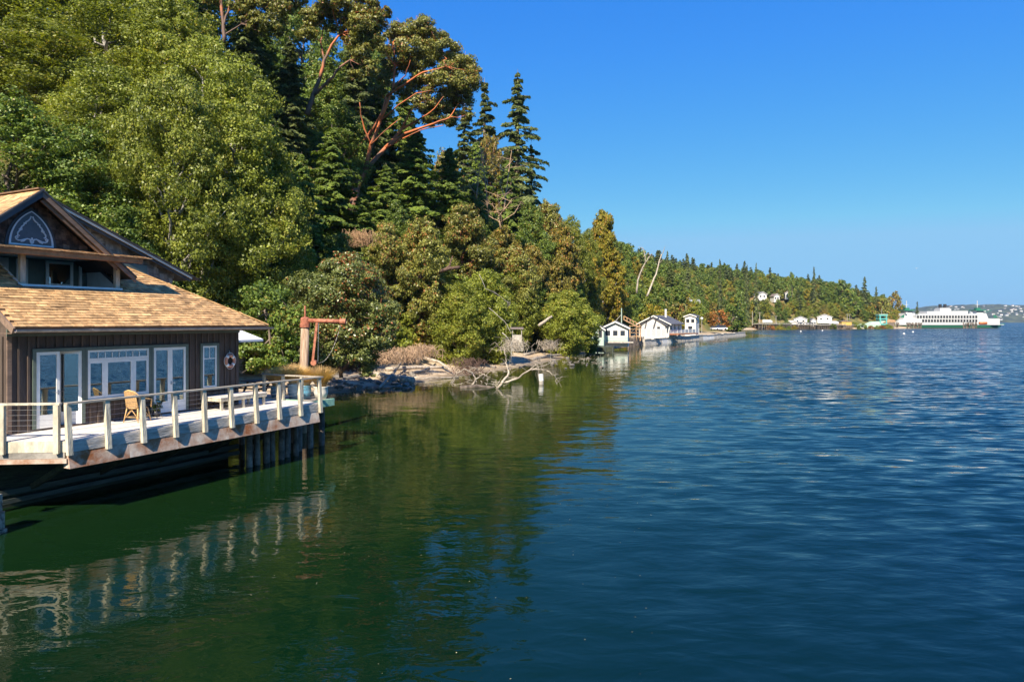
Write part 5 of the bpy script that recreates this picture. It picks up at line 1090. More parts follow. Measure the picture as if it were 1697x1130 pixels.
for x, y, dd in zip(cx_.tolist(), cy_.tolist(), cd_.tolist()):
    if len(pts_) >= 215: break
    lo_ = float(np.interp(y, KY, KD0))-0.5
    if not (lo_+1.0 < dd < 34): continue
    if x/y < -0.62 or (y < 52 and x > -14): continue
    sp = 2.6 if dd < 14 else 3.6
    if any((x-a_)**2+(y-b_)**2 < sp*sp for a_, b_ in pts_): continue
    pts_.append((x, y)); ang_ = x/y*FP+848
    if 640 < ang_ < 900 and dd < 20: kk = random.choice(['shrub_y', 'shrub_y', 'shrub_o', 'shrub_g'])
    else: kk = random.choice(['shrub_g', 'shrub_o', 'shrub_m', 'shrub_g'])
    put_shrub(kk, x, y, random.uniform(.8, 1.35), random.uniform(.8, 1.2))

# ------------------------------------------------------------------ buildings along the middle shore
def cottage(name, label, loc, rz, w, d_, h, ov, rise, wallm, roofm, wins=(), axis_='x', door=None):
    """gable roof with ridge along local y; wins: (face, a, z, w, h) on the front (y=-d/2) or right side (x=w/2)"""
    o = thing(name, label, 'house', loc, rz)
    MB().box(-w/2, w/2, -d_/2, d_/2, -1.0, h).build('wall', wallm, o)
    MB().prism([(-w/2, -d_/2, h), (w/2, -d_/2, h), (0, -d_/2, h+rise*(w/2)/(w/2+ov))], (0, d_, 0)).build('gable', wallm, o)
    for s_ in (-1, 1):
        MB().prism([(0, -d_/2-ov, h+rise+.02), (s_*(w/2+ov), -d_/2-ov, h-.05), (s_*(w/2+ov), -d_/2-ov, h+.1), (0, -d_/2-ov, h+rise+.2)], (0, d_+2*ov, 0)).build('roof', roofm, o)
        MB().prism([(0, -d_/2-ov-.06, h+rise-.12), (s_*(w/2+ov), -d_/2-ov-.06, h-.2), (s_*(w/2+ov), -d_/2-ov-.06, h+.06), (0, -d_/2-ov-.06, h+rise+.15)], (0, .05, 0)).build('rake_board', MAT['hwhite'], o)
    for face, a_, z_, ww, hh in wins:
        if face == 'f':
            f = MB().box(a_-ww/2-.08, a_+ww/2+.08, -d_/2-.05, -d_/2+.0, z_-.08, z_+hh+.08).build('window', MAT['hwhite'], o); MB().box(a_-ww/2, a_+ww/2, -d_/2-.07, -d_/2-.052, z_, z_+hh).build('pane', MAT['darkglass'], f)
        else:
            f = MB().box(w/2, w/2+.05, a_-ww/2-.08, a_+ww/2+.08, z_-.08, z_+hh+.08).build('window', MAT['hwhite'], o); MB().box(w/2+.052, w/2+.07, a_-ww/2, a_+ww/2, z_, z_+hh).build('pane', MAT['darkglass'], f)
    return o
# little shed on the bank
q = P(860, 572, 72); o = thing('beach_shed', 'tiny grey open fronted shed on the bank beside the olive trees', 'shed', (q.x-.2, q.y, q.z+.25)); o.scale = (.68, .68, .75)
MB().box(-.75, .75, -.6, .6, 0, 1.1).build('base_wall', MAT['greywood'], o); 
for sx_ in (-.7, .7):
    for sy_ in (-.55, .55): MB().box(sx_-.06, sx_+.06, sy_-.06, sy_+.06, 1.1, 1.9).build('post', MAT['greywood'], o)
MB().prism([(-1, -.85, 1.9), (1, -.85, 1.9), (1, .85, 2.1), (-1, .85, 2.1)], (0, 0, .08)).build('roof', MAT['brownroof'], o)
for k_ in range(5): MB().box(-.85, .85, -1.0-k_*.3, -.7-k_*.3, -.2-k_*.22, -.05-k_*.22).build('step', MAT['concrete'], o)
# green-grey cottage on stilts
q = P(1020, 566, 124); o = cottage('waterside_cottage', 'small pale cottage with dark gable roof standing over the beach', (q.x+.1, q.y, 1.5), R(-12), 4.4, 4.6, 2.3, .45, 1.15, MAT['hwhite'], MAT['slate'], [('f', -1.3, 1.0, .8, .9), ('f', 0, 1.0, .8, .9), ('f', 1.3, 1.0, .8, .9)])
MB().box(-2.18, 2.18, -2.36, -2.31, 0, .8).build('siding_band', MAT['hgreen'], o)
MB().box(-3, 3.2, -3.6, -2.57, -.25, -.05).build('porch_deck', MAT['concrete'], o)
q = P(985, 566, 121); o = cottage('waterside_cottage', 'blue grey lean-to cottage half hidden by the round waterside tree', (q.x, q.y, 1.35), R(-12), 3.6, 4.0, 2.2, .35, 1.3, MAT['hgreen'], MAT['darkroof'], [('f', 1.2, .9, .6, 1.3)])
q = P(975, 572, 110); o = thing('boat_ramp_platform', 'low dark timber platform on the beach in front of the cottages', 'platform', (q.x, q.y, 0.0), R(-15))
for k_ in range(3): MB().box(-3.4, 4.2, -.5+k_*.6, .08+k_*.6, .95, 1.1).build('plank', MAT['hullstripe'], o)
MB().box(-3.4, 4.2, -.55, -.51, .1, .94).build('fascia', MAT['hull'], o)
for k_ in range(7): MB().tube([(-3.2+k_*1.2, -.7, -.4), (-3.2+k_*1.2, -.7, 1.15)], .12, 7).build('pile', MAT['hullstripe'], o)
# timber stair tower
q = P(1053, 552, 139); o = thing('stair_tower', 'timber stair tower and ramp climbing the bluff behind the cottage', 'stairs', (q.x, q.y, 1.5), R(-5)); o.scale = (.7, .7, .8)
for sx_ in (-1.6, .2, 1.4):
    for sy_ in (-1, 1): MB().box(sx_-.09, sx_+.09, sy_-.09, sy_+.09, -.5, 3.4 if sx_ < 1 else 2.9).build('post', MAT['tan'], o)
for s_ in (0, 1):
    for k_ in range(8): MB().box(-.15+(k_*.19 if s_ else 1.2-k_*.19), .15+(k_*.19 if s_ else 1.2-k_*.19), -.95+s_*1.0, -.1+s_*1.0, .15+k_*.19+s_*1.5, .2+k_*.19+s_*1.5).build('step', MAT['tan'], o)
for z_ in (.6, 1.5, 2.4, 3.2): MB().box(-1.7, 1.5, -1.14, -1.09, z_, z_+.12).build('rail', MAT['tan'], o)
for zz in ((0, 1.5), (1.5, 3.0)): MB().beam((-1.6, -1.12, zz[0]), (.2, -1.12, zz[1]), .05, .12, (0, 1, 0)).build('brace', MAT['greywood'], o)
MB().beam((1.2, 0, 2.8), (-3.2, 1.5, 4.9), 1.3, .15).build('ramp', MAT['tan'], o)
for s_ in (-.65, .65):
    MB().beam((1.2, s_, 3.7), (-3.2, 1.5+s_, 5.8), .07, .12).build('ramp_rail', MAT['tan'], o)
    for k_ in range(6): f_ = k_/5; MB().box(1.2-4.4*f_-.05, 1.2-4.4*f_+.05, s_+1.5*f_-.05, s_+1.5*f_+.05, 2.8+2.1*f_, 3.7+2.1*f_).build('rail_post', MAT['tan'], o)
q = P(1030, 560, 132); o = thing('flag_mast', 'thin grey mast with slanted stay beside the cottage roof', 'mast', (q.x, q.y, 1.7)); MB().tube([(0, 0, 0), (0, 0, 5.9)], .10, 7).build('pole', MAT['hgreen'], o); MB().tube([(-2.2, 0, 2.2), (-.1, 0, 4.6)], .06, 6).build('stay', MAT['greywood'], o)
# timber retaining wall, concrete sea wall (real stones / panels)
def alongshore(f): # points from the cottage to the point
    pts = [Vector(a_) for a_ in ((22.5, 133, 0), (27, 143, 0), (45, 177, 0), (80.5, 241, 0), (84, 247, 0))]; L_ = [(pts[i_+1]-pts[i_]).length for i_ in range(len(pts)-1)]; s_ = f*sum(L_)
    for i_, l_ in enumerate(L_):
        if s_ <= l_ or i_ == len(L_)-1: return pts[i_].lerp(pts[i_+1], s_/l_)
        s_ -= l_
rw = thing('retaining_wall', 'timber pole retaining wall below the overgrown bank', 'wall', (22.5, 133, 0))
for k_ in range(26):
    w = alongshore(k_/25*.085)-Vector((22.5, 133, 0)); MB().tube([(w.x+.15, w.y-.3, -.4), (w.x+.1, w.y-.2, 1.75+random.uniform(-.2, .25))], .19, 7).build('timber_pole', MAT['pile'], rw)
sw_ = thing('sea_wall', 'long low concrete sea wall running out to the point', 'wall', (27, 143, 0))
b0 = Vector((27, 143, 0)); npan = 26
for k_ in range(npan):
    a_ = alongshore(.095+.905*k_/npan)-b0; c_ = alongshore(.095+.905*(k_+1)/npan)-b0; hh = 1.25+.12*random.uniform(-1, 1); d_ = (c_-a_).normalized(); nn = Vector((d_.y, -d_.x, 0)); 
    MB().prism([a_+nn*.7+Vector((0, 0, -.6)), a_+nn*.4+Vector((0, 0, hh-.25)), a_-nn*.1+Vector((0, 0, hh-.25)), a_-nn*.1+Vector((0, 0, -.6))], (c_-a_)*.97).build('wall_panel', MAT['concrete' if k_ not in (3, 4, 12, 13, 14) else 'hwhite'], sw_)
    MB().prism([a_+nn*.5+Vector((0, 0, hh-.25)), a_+nn*.5+Vector((0, 0, hh)), a_-nn*.2+Vector((0, 0, hh)), a_-nn*.2+Vector((0, 0, hh-.25))], (c_-a_)*.985).build('coping', MAT['concrete'], sw_)
# terrace deck in red wood
q = P(1120, 553, 166); o = thing('terrace_deck', 'low reddish timber terrace on the sea wall in front of the white house', 'deck', (q.x+1.5, q.y-1.0, 1.75), R(55))
MB().box(-6, 7, -1.3, 1.3, .15, .4).build('edge_board', MAT['redwoodstain'], o)
for k_ in range(8): MB().box(-6.05, 7.05, -1.3+k_*.33, -1.3+k_*.33+.31, .403, .45).build('plank', MAT['tan'], o)
# white house with slate roof
q = P(1098, 556, 166)
wh = cottage('white_house', 'white waterfront house with grey gable roof and slim white chimney', (q.x, q.y+2, 1.9), R(-28), 7.4, 11.5, 2.45, .6, 2.0, MAT['hwhite'], MAT['slate'], [('f', -2.9, 1.0, 1.2, 1.2), ('f', 2.2, .9, .8, 1.4), ('s', -4.5, .9, 2.2, 1.3), ('s', -1, .9, 1.6, 1.3), ('s', 2.8, .9, 1.6, 1.3)])
MB().tube([(.9, 1.2, 3.6), (.9, 1.2, 6.2)], .26, 10).build('chimney', MAT['hwhite'], wh)
MB().prism([(-2.7, -7.4, 2.2), (3.2, -7.4, 2.2), (.25, -7.4, 3.9)], (0, 1.6, 0)).build('porch_gable', MAT['hwhite'], wh); MB().box(-2.6, 3.1, -7.3, -5.8, -1, 2.2).build('porch_wall', MAT['hwhite'], wh)
for s_ in (-1, 1): MB().prism([(.25, -7.7, 3.95), (.25+s_*3.4, -7.7, 2.0), (.25+s_*3.4, -7.7, 2.15), (.25, -7.7, 4.12)], (0, 3.0, 0)).build('roof', MAT['slate'], wh)
f = MB().box(1.1, 2.0, -7.36, -7.31, .6, 2.0).build('window', MAT['hwhite'], wh); MB().box(1.2, 1.9, -7.40, -7.37, .7, 1.9).build('pane', MAT['darkglass'], f)
q = P(1147, 552, 195); o = cottage('white_house', 'narrow two storey white house with flat dark roof behind the waterfront house', (q.x, q.y, 2.0), R(-28), 3.0, 4.4, 4.4, .4, .6, MAT['hwhite'], MAT['slate'], [('f', -.7, 2.7, .9, 1.0), ('f', .7, 2.7, .9, 1.0), ('s', -1, 2.7, 1.2, 1.0), ('f', 0, .6, 1.2, 1.1)])
# white fences
def fence(name, label, a_, b_, h, n, mat, z=1.8, solid=True):
    a_ = Vector(a_); b_ = Vector(b_); o = thing(name, label, 'fence', a_); d_ = b_-a_
    for k_ in range(n+1): w = d_*k_/n; MB().box(w.x-.08, w.x+.08, w.y-.08, w.y+.08, -.3, h+.1).build('post', MAT[mat], o)
    for k_ in range(n):
        w0 = d_*(k_+.04)/n; w1 = d_*(k_+.96)/n
        if solid: MB().beam(w0+Vector((0, 0, h/2)), w1+Vector((0, 0, h/2)), .05, h).build('panel', MAT[mat], o)
        else:
            for zz in (.35, .7, 1.0): MB().beam(w0+Vector((0, 0, h*zz)), w1+Vector((0, 0, h*zz)), .05, .07).build('rail', MAT[mat], o)
    return o
fence('white_fence', 'tall white panel fence in front of the waterfront house', P(1062, 552, 148).xy.to_3d()+Vector((0, 0, 1.7)), P(1104, 555, 152).xy.to_3d()+Vector((0, 0, 1.7)), 1.7, 5, 'hwhite')
fence('white_fence', 'white panel fence running along the sea wall by the terrace', P(1108, 555, 160).xy.to_3d()+Vector((0, 0, 1.8)), P(1158, 555, 186).xy.to_3d()+Vector((0, 0, 1.8)), 1.25, 8, 'hwhite')
def pole(label, px, ytop, D, r=.1, arm=False, ball=False, z0=None, mat='hwhite', name='lamp_post', cat='pole'):
    q = P(px, ytop, D); g = gz(q.x, q.y) if z0 is None else z0; o = thing(name, label, cat, (q.x, q.y, g)); h = q.z-g
    MB().tube([(0, 0, 0), (0, 0, h)], [r, r*.7], 7).build('pole', MAT[mat], o)
    if arm: MB().beam((-1.0, 0, h), (1.0, 0, h), .12, .18).build('crossarm', MAT[mat], o)
    if ball: 
        MB().lathe([(.01, h-.1), (.3, h+.05), (.42, h+.35), (.3, h+.65), (.01, h+.8)], 0, 0, 12).build('globe', MAT['hwhite'], o, True)
    return o
pole('tall post with white globe lamp beside the sea wall', 1163, 530, 196, .09, ball=True, mat='greywood')
# deadwood snags
branchy('dead_snag', 'bare pale snag with curved trunk standing on the skyline, left of two', 150, [(.22, .09, [(1055, 486), (1057, 465), (1063, 448), (1070, 435), (1076, 425)]), (.12, .03, [(1070, 436), (1068, 420), (1066, 412), (1058, 409)]), (.08, .02, [(1067, 425), (1073, 420), (1080, 425)]), (.07, .02, [(1074, 430), (1080, 420)])], 'drift', twigs=40, seed=21, cat='dead tree')
branchy('dead_snag', 'tall bare pale snag leaning right on the skyline, right of two', 152, [(.24, .09, [(1072, 492), (1080, 472), (1087, 455), (1092, 435), (1096, 422)]), (.10, .02, [(1096, 424), (1100, 415), (1101, 410)]), (.07, .02, [(1090, 440), (1100, 428)])], 'drift', twigs=24, seed=22, cat='dead tree')
# parked truck and car on the point
def vehicle(name, label, loc, rz, Ln, body, cabin=True, h=1.5, box_=False):
    o = thing(name, label, 'vehicle', loc, rz)
    if box_:
        MB().box(-Ln/2, Ln*.25, -1.1, 1.1, .6, h+1).build('cargo_box', body, o); MB().prism([(Ln*.27, -1, .5), (Ln*.5, -1, .5), (Ln*.5, -1, 1.3), (Ln*.44, -1, 2.1), (Ln*.27, -1, 2.1)], (0, 2, 0)).build('cab', body, o)
    else:
        MB().prism([(-Ln/2, -.85, .4), (Ln/2, -.85, .4), (Ln/2, -.85, .8), (Ln*.28, -.85, .92), (-Ln*.48, -.85, .95)], (0, 1.7, 0)).build('body', body, o); MB().prism([(-Ln*.42, -.76, .955), (Ln*.25, -.76, .925), (Ln*.08, -.76, h), (-Ln*.32, -.76, h)], (0, 1.52, 0)).build('cabin', MAT['darkglass'], o)
    for sx_ in (-.3, .32):
        for sy_ in (-.9, .9): MB().lathe([(.01, -.1), (.34, -.1), (.34, .1), (.01, .1)], 0, 0, 12).build('wheel', MAT['black'], o, loc=(sx_*Ln, sy_, .34), rot=(R(90), 0, 0))
    return o
q = P(1193, 546, 235); vehicle('parked_truck', 'white pickup truck parked on the point behind the sea wall', (q.x, q.y, 2.0), R(200), 5.2, MAT['carwhite'], h=1.8)
# hillside road guard wall
fence('guard_wall', 'long white guard rail on the hillside road above the houses, left piece', P(1082, 494, 262), P(1110, 499, 275), .9, 6, 'hwhite')
fence('guard_wall', 'long white guard rail on the hillside road above the houses, right piece', P(1132, 500, 285), P(1160, 500, 300), .9, 6, 'hwhite')
q = P(1068, 498, 255); o = cottage('white_cabin', 'small white cabin half hidden on the hillside road at the left', (q.x, q.y, q.z-1), 0.2, 3, 3, 2.4, .3, .9, MAT['hwhite'], MAT['hwhite'])
q = P(1136, 498, 290); o = cottage('white_cabin', 'small white roofed hut at the middle of the hillside road', (q.x, q.y, q.z-.6), 0.2, 2.4, 2.4, 1.4, .2, .9, MAT['hwhite'], MAT['hwhite'])
HH = ((1260, 496, 470, 6, 'white hillside house high among the trees above the pier', 'slate'), (1284, 499, 478, 4, 'small cream house right of the highest hillside house', 'brownroof'), (1326, 537, 455, 8, 'white gabled house with dormer just above the pier', 'slate'), (1346, 540, 462, 3.5, 'little white outbuilding between the two gabled houses', 'slate'), (1366, 533, 468, 9, 'cream two storey house right of the gabled house above the pier', 'brownroof'), (1306, 494, 482, 4.5, 'tan hillside house under the skyline trees', 'brownroof'), (1312, 544, 452, 4, 'white boathouse at road level below the gabled house', 'hwhite'))
for (x, y, D, w, lab, rm) in HH:
    q = P(x, y, D); cottage('hillside_house', lab, (q.x, q.y, q.z), R(random.uniform(-25, 10)), w, 6, 3.2, .5, 1.8, MAT['hwhite'], MAT[rm], [('f', -w*.25, 1.3, 1.1, 1.2), ('f', w*.2, 1.3, 1.1, 1.2)])

# ------------------------------------------------------------------ far wood
random.seed(31); far_pts = []
cy_ = np.random.default_rng(7).uniform(165, 660, 16000); cx_ = np.random.default_rng(8).uniform(20, 360, 16000); cd_ = sdist(cx_, cy_)
for x, y, dd in zip(cx_.tolist(), cy_.tolist(), cd_.tolist()):
    if len(far_pts) >= 1700: break
    lo_ = float(np.interp(y, KY, KD0))
    if not (lo_+2.5 < dd < 110): continue
    if (y < 245 and dd < lo_+5) or x/y < .14: continue
    if any((x-a_)**2+(y-b_)**2 < 16 for a_, b_, _ in far_pts[-500:]): continue
    pxx = x/y*FP+848; gg = None; skip = False
    for (hx, hy, hD, hw_, _, _) in HH:
        if y < hD+5 and abs(pxx-hx) < (hw_*.5+3)/hD*FP:
            gg = gz(x, y) if gg is None else gg
            if 533-(gg+10-5)/y*FP < hy-3: skip = True
    if skip: continue
    far_pts.append((x, y, dd))
far_pts.sort(key=lambda p_: math.hypot(p_[0], p_[1])+p_[2]*.8)
farkeys = ['rounded green broadleaf tree in the distant hillside wood', 'olive crowned tree in the distant hillside wood', 'small madrone in the distant hillside wood', 'tall green broadleaf in the distant hillside wood', 'dark pointed conifer in the distant hillside wood', 'tall dark conifer rising over the distant hillside wood', 'yellow green tree low on the distant hillside', 'brownish madrone in the distant hillside wood']
farnames = ['broadleaf_tree', 'broadleaf_tree', 'madrone_tree', 'broadleaf_tree', 'conifer_tree', 'conifer_tree', 'broadleaf_tree', 'madrone_tree']
def farlabel(k_, x, y, dd):
    px = x/y*FP+848; adj = ['rounded green tree', 'olive crowned tree', 'small grey green madrone', 'tall green tree', 'dark pointed conifer', 'tall dark conifer', 'yellow green tree', 'brownish madrone'][k_]
    side = [(1090, 'above the waterfront house'), (1140, 'left of the two storey house'), (1185, 'left of the orange tree'), (1215, 'above the orange tree'), (1250, 'left of the trestle pier'), (1300, 'over the inner pier'), (1350, 'above the gabled hillside house'), (1400, 'over the outer pier'), (1450, 'above the pale green span'), (1500, 'above the ferry stern'), (9999, 'at the headland tip')]
    w = next(b for a, b in side if px < a); lv = 'low on the slope' if dd < 25 else 'midway up the slope' if dd < 60 else 'near the ridge'
    return adj+' '+lv+' '+w
def farkind(dd):
    r_ = random.random()
    if dd > 70: return random.choice([4, 3, 5, 3, 3, 0, 1, 3, 0, 1])
    if dd < 18: return random.choice([0, 1, 6, 1, 2, 3, 7, 6])
    return random.choice([0, 1, 2, 3, 0, 3, 7, 1, 3, 2, 6, 4])
stuffV = {}
for i_, (x, y, dd) in enumerate(far_pts):
    k_ = farkind(dd); tm, cm, H0, R0 = FAR[k_]; s_ = random.uniform(.75, 1.15)*(0.75 if dd < 16 else 1.0); zs = s_*random.uniform(.85, 1.15); a0 = random.uniform(0, 6.28); z = gz(x, y)-.3
    if y < 300: s_ *= .75; zs *= .7
    if k_ in (4, 5): zs *= .82; s_ *= 1.15
    if i_ < 280:
        o = inst(farnames[k_], cm, None, (x, y, z), (0, 0, a0), (s_, s_, zs)); tag(o, farlabel(k_, x, y, dd), 'tree', 'distant '+farnames[k_].replace('_', ' ')+'s kind '+['round', 'olive', 'small', 'tall', 'pointed', 'skyline', 'yellow', 'brown'][k_])
    else: stuffV.setdefault(k_, []).append((x, y, z, a0, s_, zs))
for k_, lst in stuffV.items():
    cm = FAR[k_][1]; n = len(cm.vertices); co = np.empty(n*3, np.float32); cm.vertices.foreach_get('co', co); co = co.reshape(-1, 3); VV = []
    for x, y, z, a0, s_, zs in lst:
        c_, sn = math.cos(a0), math.sin(a0); VV.append(np.stack([(co[:, 0]*c_-co[:, 1]*sn)*s_+x, (co[:, 0]*sn+co[:, 1]*c_)*s_+y, co[:, 2]*zs+z], 1))
    o = inst('distant_woodland', leafmesh('distant_woodland', np.concatenate(VV), cm.materials[0])); tag(o, ['rounded green', 'olive', 'grey green', 'tall green', 'dark conifer', 'tall dark conifer', 'yellow green', 'brownish'][k_]+' tree mass covering the distant hillside', 'woodland', kind='stuff')
def fartree(k_, px, ytop, D, rpx, label, name, cat='tree'):
    tm, cm, H0, R0 = FAR[k_]; q = P(px, ytop, D); g = gz(q.x, q.y); s_ = rpx/FP*D/R0; o = thing(name, label, cat, (q.x, q.y, g-.3), random.uniform(0, 6)); o.scale = (s_, s_, max(.2, (q.z-g)/H0)); inst('trunk', tm, o); inst('crown', cm, o); return o
fartree(5, 1106, 414, 330, 8, 'tall dark conifer on the skyline right of the bare snags', 'conifer_tree'); fartree(5, 1140, 421, 360, 9, 'broad dark conifer on the far skyline', 'conifer_tree')
fartree(4, 1193, 426, 400, 7, 'pointed conifer alone on the falling skyline', 'conifer_tree'); fartree(4, 1238, 436, 440, 6, 'thin pointed conifer at the middle of the far skyline', 'conifer_tree'); fartree(5, 1253, 433, 440, 6, 'sharp spired conifer at the middle of the far skyline', 'conifer_tree')
fartree(5, 1349, 440, 480, 7, 'tall open topped conifer with bare lower trunk above the hill', 'conifer_tree'); fartree(3, 1312, 447, 470, 8, 'feathery topped tree left of the tall open conifer', 'broadleaf_tree')
fartree(5, 1433, 457, 500, 10, 'dark bushy topped conifer above the green tower', 'conifer_tree'); fartree(3, 1395, 460, 495, 14, 'rounded dark tree between the two tall skyline conifers', 'broadleaf_tree')
fartree(7, 1483, 480, 560, 13, 'broad brownish tree at the seaward end of the wood', 'madrone_tree'); fartree(1, 1497, 503, 570, 9, 'olive tree at the very end of the wood behind the ferry', 'broadleaf_tree'); fartree(4, 1520, 498, 600, 5, 'slim conifer standing just behind the ferry bow', 'conifer_tree'); fartree(4, 1452, 473, 505, 6, 'small conifer right of the bushy topped one', 'conifer_tree')
fartree(0, 1410, 475, 490, 18, 'wide green tree above the barge', 'broadleaf_tree'); fartree(2, 1462, 490, 495, 16, 'grey green tree behind the teal tower', 'madrone_tree')
FAR.append(broad('x', 9, 4.6, MAT['l_orange'], MAT['bark'], 16, 1600, .6, .1, 49, .5)); fartree(8, 1192, 511, 250, 22, 'rust orange tree on the point beside the parked truck', 'orange_tree')
fartree(1, 1150, 505, 232, 20, 'olive tree behind the two storey white house', 'broadleaf_tree'); fartree(2, 1122, 497, 215, 22, 'brown green madrone behind the waterfront house', 'madrone_tree'); fartree(6, 1080, 500, 190, 24, 'yellow green bush tree on the bank behind the fence', 'broadleaf_tree'); fartree(6, 1100, 510, 195, 18, 'second yellow green bush tree above the fence', 'broadleaf_tree')
fartree(3, 1215, 500, 300, 24, 'tall fresh green tree above the point', 'broadleaf_tree'); fartree(3, 1225, 478, 380, 14, 'narrow light green poplar shaped tree on the hill', 'broadleaf_tree'); fartree(0, 1120, 480, 262, 18, 'green tree above the guard rail', 'broadleaf_tree')
random.seed(8)
for k_ in range(26):
    w = alongshore(random.uniform(.1, .85)); put_shrub(random.choice(['shrub_y', 'shrub_o', 'shrub_r', 'shrub_g']), w.x-random.uniform(16, 24), w.y+random.uniform(2, 9), random.uniform(.7, 1.3))
for k_ in range(9):
    w = alongshore(random.uniform(.0, .12)); put_shrub(random.choice(['shrub_y', 'shrub_g']), w.x-random.uniform(2, 5), w.y+random.uniform(1, 3), random.uniform(.35, .55))
for k_ in range(34):
    px = random.uniform(1205, 1475); q = P(px, 540, random.uniform(425, 452) if px < 1330 else random.uniform(455, 480)); put_shrub(random.choice(['shrub_y', 'shrub_g', 'shrub_o', 'shrub_r']), q.x, q.y, random.uniform(1.0, 1.7))

# ------------------------------------------------------------------ ferry pier
pa = P(1250, 540, 425); pb = P(1408, 540, 470); pa.z = pb.z = 0
pier = thing('trestle_pier', 'long timber trestle pier on many piles leading out to the ferry landing', 'pier', pa); d_ = pb-pa; Ln = d_.length; dn = d_.normalized(); nn = Vector((-dn.y, dn.x, 0))
nseg = 16
for k_ in range(nseg):
    a_ = d_*k_/nseg; c_ = d_*(k_+.98)/nseg; hz_ = 3.6-1.2*k_/nseg; h2 = 3.6-1.2*(k_+1)/nseg
    MB().beam(a_+Vector((0, 0, hz_)), c_+Vector((0, 0, h2)), 7, .5).build('deck_section', MAT['greywood'], pier)
    MB().beam(a_-nn*3.3+Vector((0, 0, hz_+1)), c_-nn*3.3+Vector((0, 0, h2+1)), .12, .2).build('rail', MAT['greywood'], pier)
pl = MB().tube([(0, 0, -.6), (0, 0, 3.4)], .2, 6).mesh('pile', MAT['pile'])
for k_ in range(60):
    for s_ in (-3, 0, 3): 
        w = d_*(k_+random.uniform(.1, .9))/60+nn*s_; inst('pile', pl, pier, w, (random.uniform(-.06, .06), random.uniform(-.06, .06), 0), (1, 1, (3.4-1.1*k_/60)/3.4))
for k_ in range(40): w = d_*k_/40-nn*3.3; hz_ = 3.7-1.2*k_/40; MB().box(w.x-.07, w.x+.07, w.y-.07, w.y+.07, hz_, hz_+1).build('rail_post', MAT['greywood'], pier)
for (px, yt, D, lab, arm) in ((1231, 512, 440, 'bare utility pole on the bank left of the pier', False), (1247, 516, 440, 'second utility pole, nearest the pier head', False), (1259, 518, 428, 'lamp post with crossarm standing on the first pier section', True), (1286, 524, 432, 'lamp post at the middle of the pier', True), (1404, 521, 468, 'left of the two tall floodlight poles at the landing', True), (1408, 521, 470, 'right of the two tall floodlight poles at the landing', True), (1333, 530, 445, 'short lamp post on the outer half of the pier', True)):
    pole(lab, px, yt, D, .22, arm=arm, z0=2.6, mat='greywood')
for (px, D, Lc, mt, bx_, lab) in ((1272, 428, 6.5, 'carwhite', True, 'white box van driving on the inner pier'), (1337, 446, 4.6, 'carwhite', False, 'white car on the middle of the pier'), (1342, 449, 4.6, 'cargrey', False, 'grey car behind the white car on the pier'), (1327, 442, 4.6, 'cargrey', False, 'grey car leading the white car on the pier'), (1382, 462, 7.5, 'carwhite', True, 'white box truck parked near the ferry landing'), (1187, 238, 4.4, 'cargrey', False, 'grey car parked beside the pickup on the point')):
    q = P(px, 538, D); g_ = 2.0 if px < 1200 else 3.85-1.2*min(1, max(0, (px-1250)/158)); vehicle('parked_car' if not bx_ else 'box_truck', lab, (q.x, q.y, g_), math.atan2(dn.y, dn.x), Lc, MAT[mt], box_=bx_)
q = P(1400, 543, 466); o = thing('landing_shed', 'ochre and grey landing structure at the pier end', 'shed', (q.x, q.y, 0)); MB().box(-3.5, 3.2, -3, 3, 2.4, 5).build('wall', MAT['yellow'], o); MB().prism([(-3.8, -3.3, 5), (3.5, -3.3, 5), (3.5, 3.3, 5.4), (-3.8, 3.3, 5.4)], (0, 0, .25)).build('roof', MAT['brownroof'], o); MB().box(-3.5, 3.2, -3, 3, .6, 2.35).build('base_wall', MAT['pile'], o)
for k_ in range(6): MB().tube([(-3.2+k_*1.25, -3.3, -.5), (-3.2+k_*1.25, -3.3, 2.6)], .25, 6).build('pile', MAT['pile'], o)
# transfer span / pontoon
q = P(1432, 545, 478); o = thing('transfer_span', 'pale green steel transfer span between the pier and the ferry landing', 'bridge', (q.x, q.y, 0))
MB().box(-11, 10, -3, 3, .5, 2.4).build('deck_girder', MAT['bargegreen'], o); MB().box(-11, 10, -3.15, -3.02, 2.4, 3.2).build('parapet', MAT['bargegreen'], o); MB().prism([(1, -3.1, 3.2), (10, -3.1, 3.2), (9, -3.1, 5.2), (5, -3.1, 5.0)], (0, 5, 0)).build('apron_housing', MAT['bargegreen'], o); MB().box(-11, 10, -2.9, 2.9, -.5, .45).build('pontoon', MAT['concrete'], o)
q = P(1461, 545, 486); o = thing('lift_tower', 'teal steel lift tower of the ferry ramp with open frame top', 'tower', (q.x, q.y, 0))
for sx_ in (-2.2, 2.2):
    for sy_ in (-2, 2): MB().box(sx_-.4, sx_+.4, sy_-.4, sy_+.4, -.5, 9.4).build('column', MAT['teal'], o)
for z_ in (2.6, 6.4, 9.0): MB().box(-3, 3, -2.45, 2.45, z_, z_+.9).build('crossbeam', MAT['teal'], o)
MB().box(-1.7, 1.7, -1.5, 1.5, 3.6, 6.3).build('counterweight', MAT['bargegreen'], o); MB().box(-3.1, 3.1, -2.6, 2.6, 9.92, 10.3).build('roof', MAT['bargegreen'], o); MB().tube([(0, 0, 10.3), (0, 0, 14)], .12, 6).build('mast', MAT['greywood'], o)
MB().box(-4, 4, -3, 3, -.5, 1.6).build('foundation', MAT['concrete'], o)
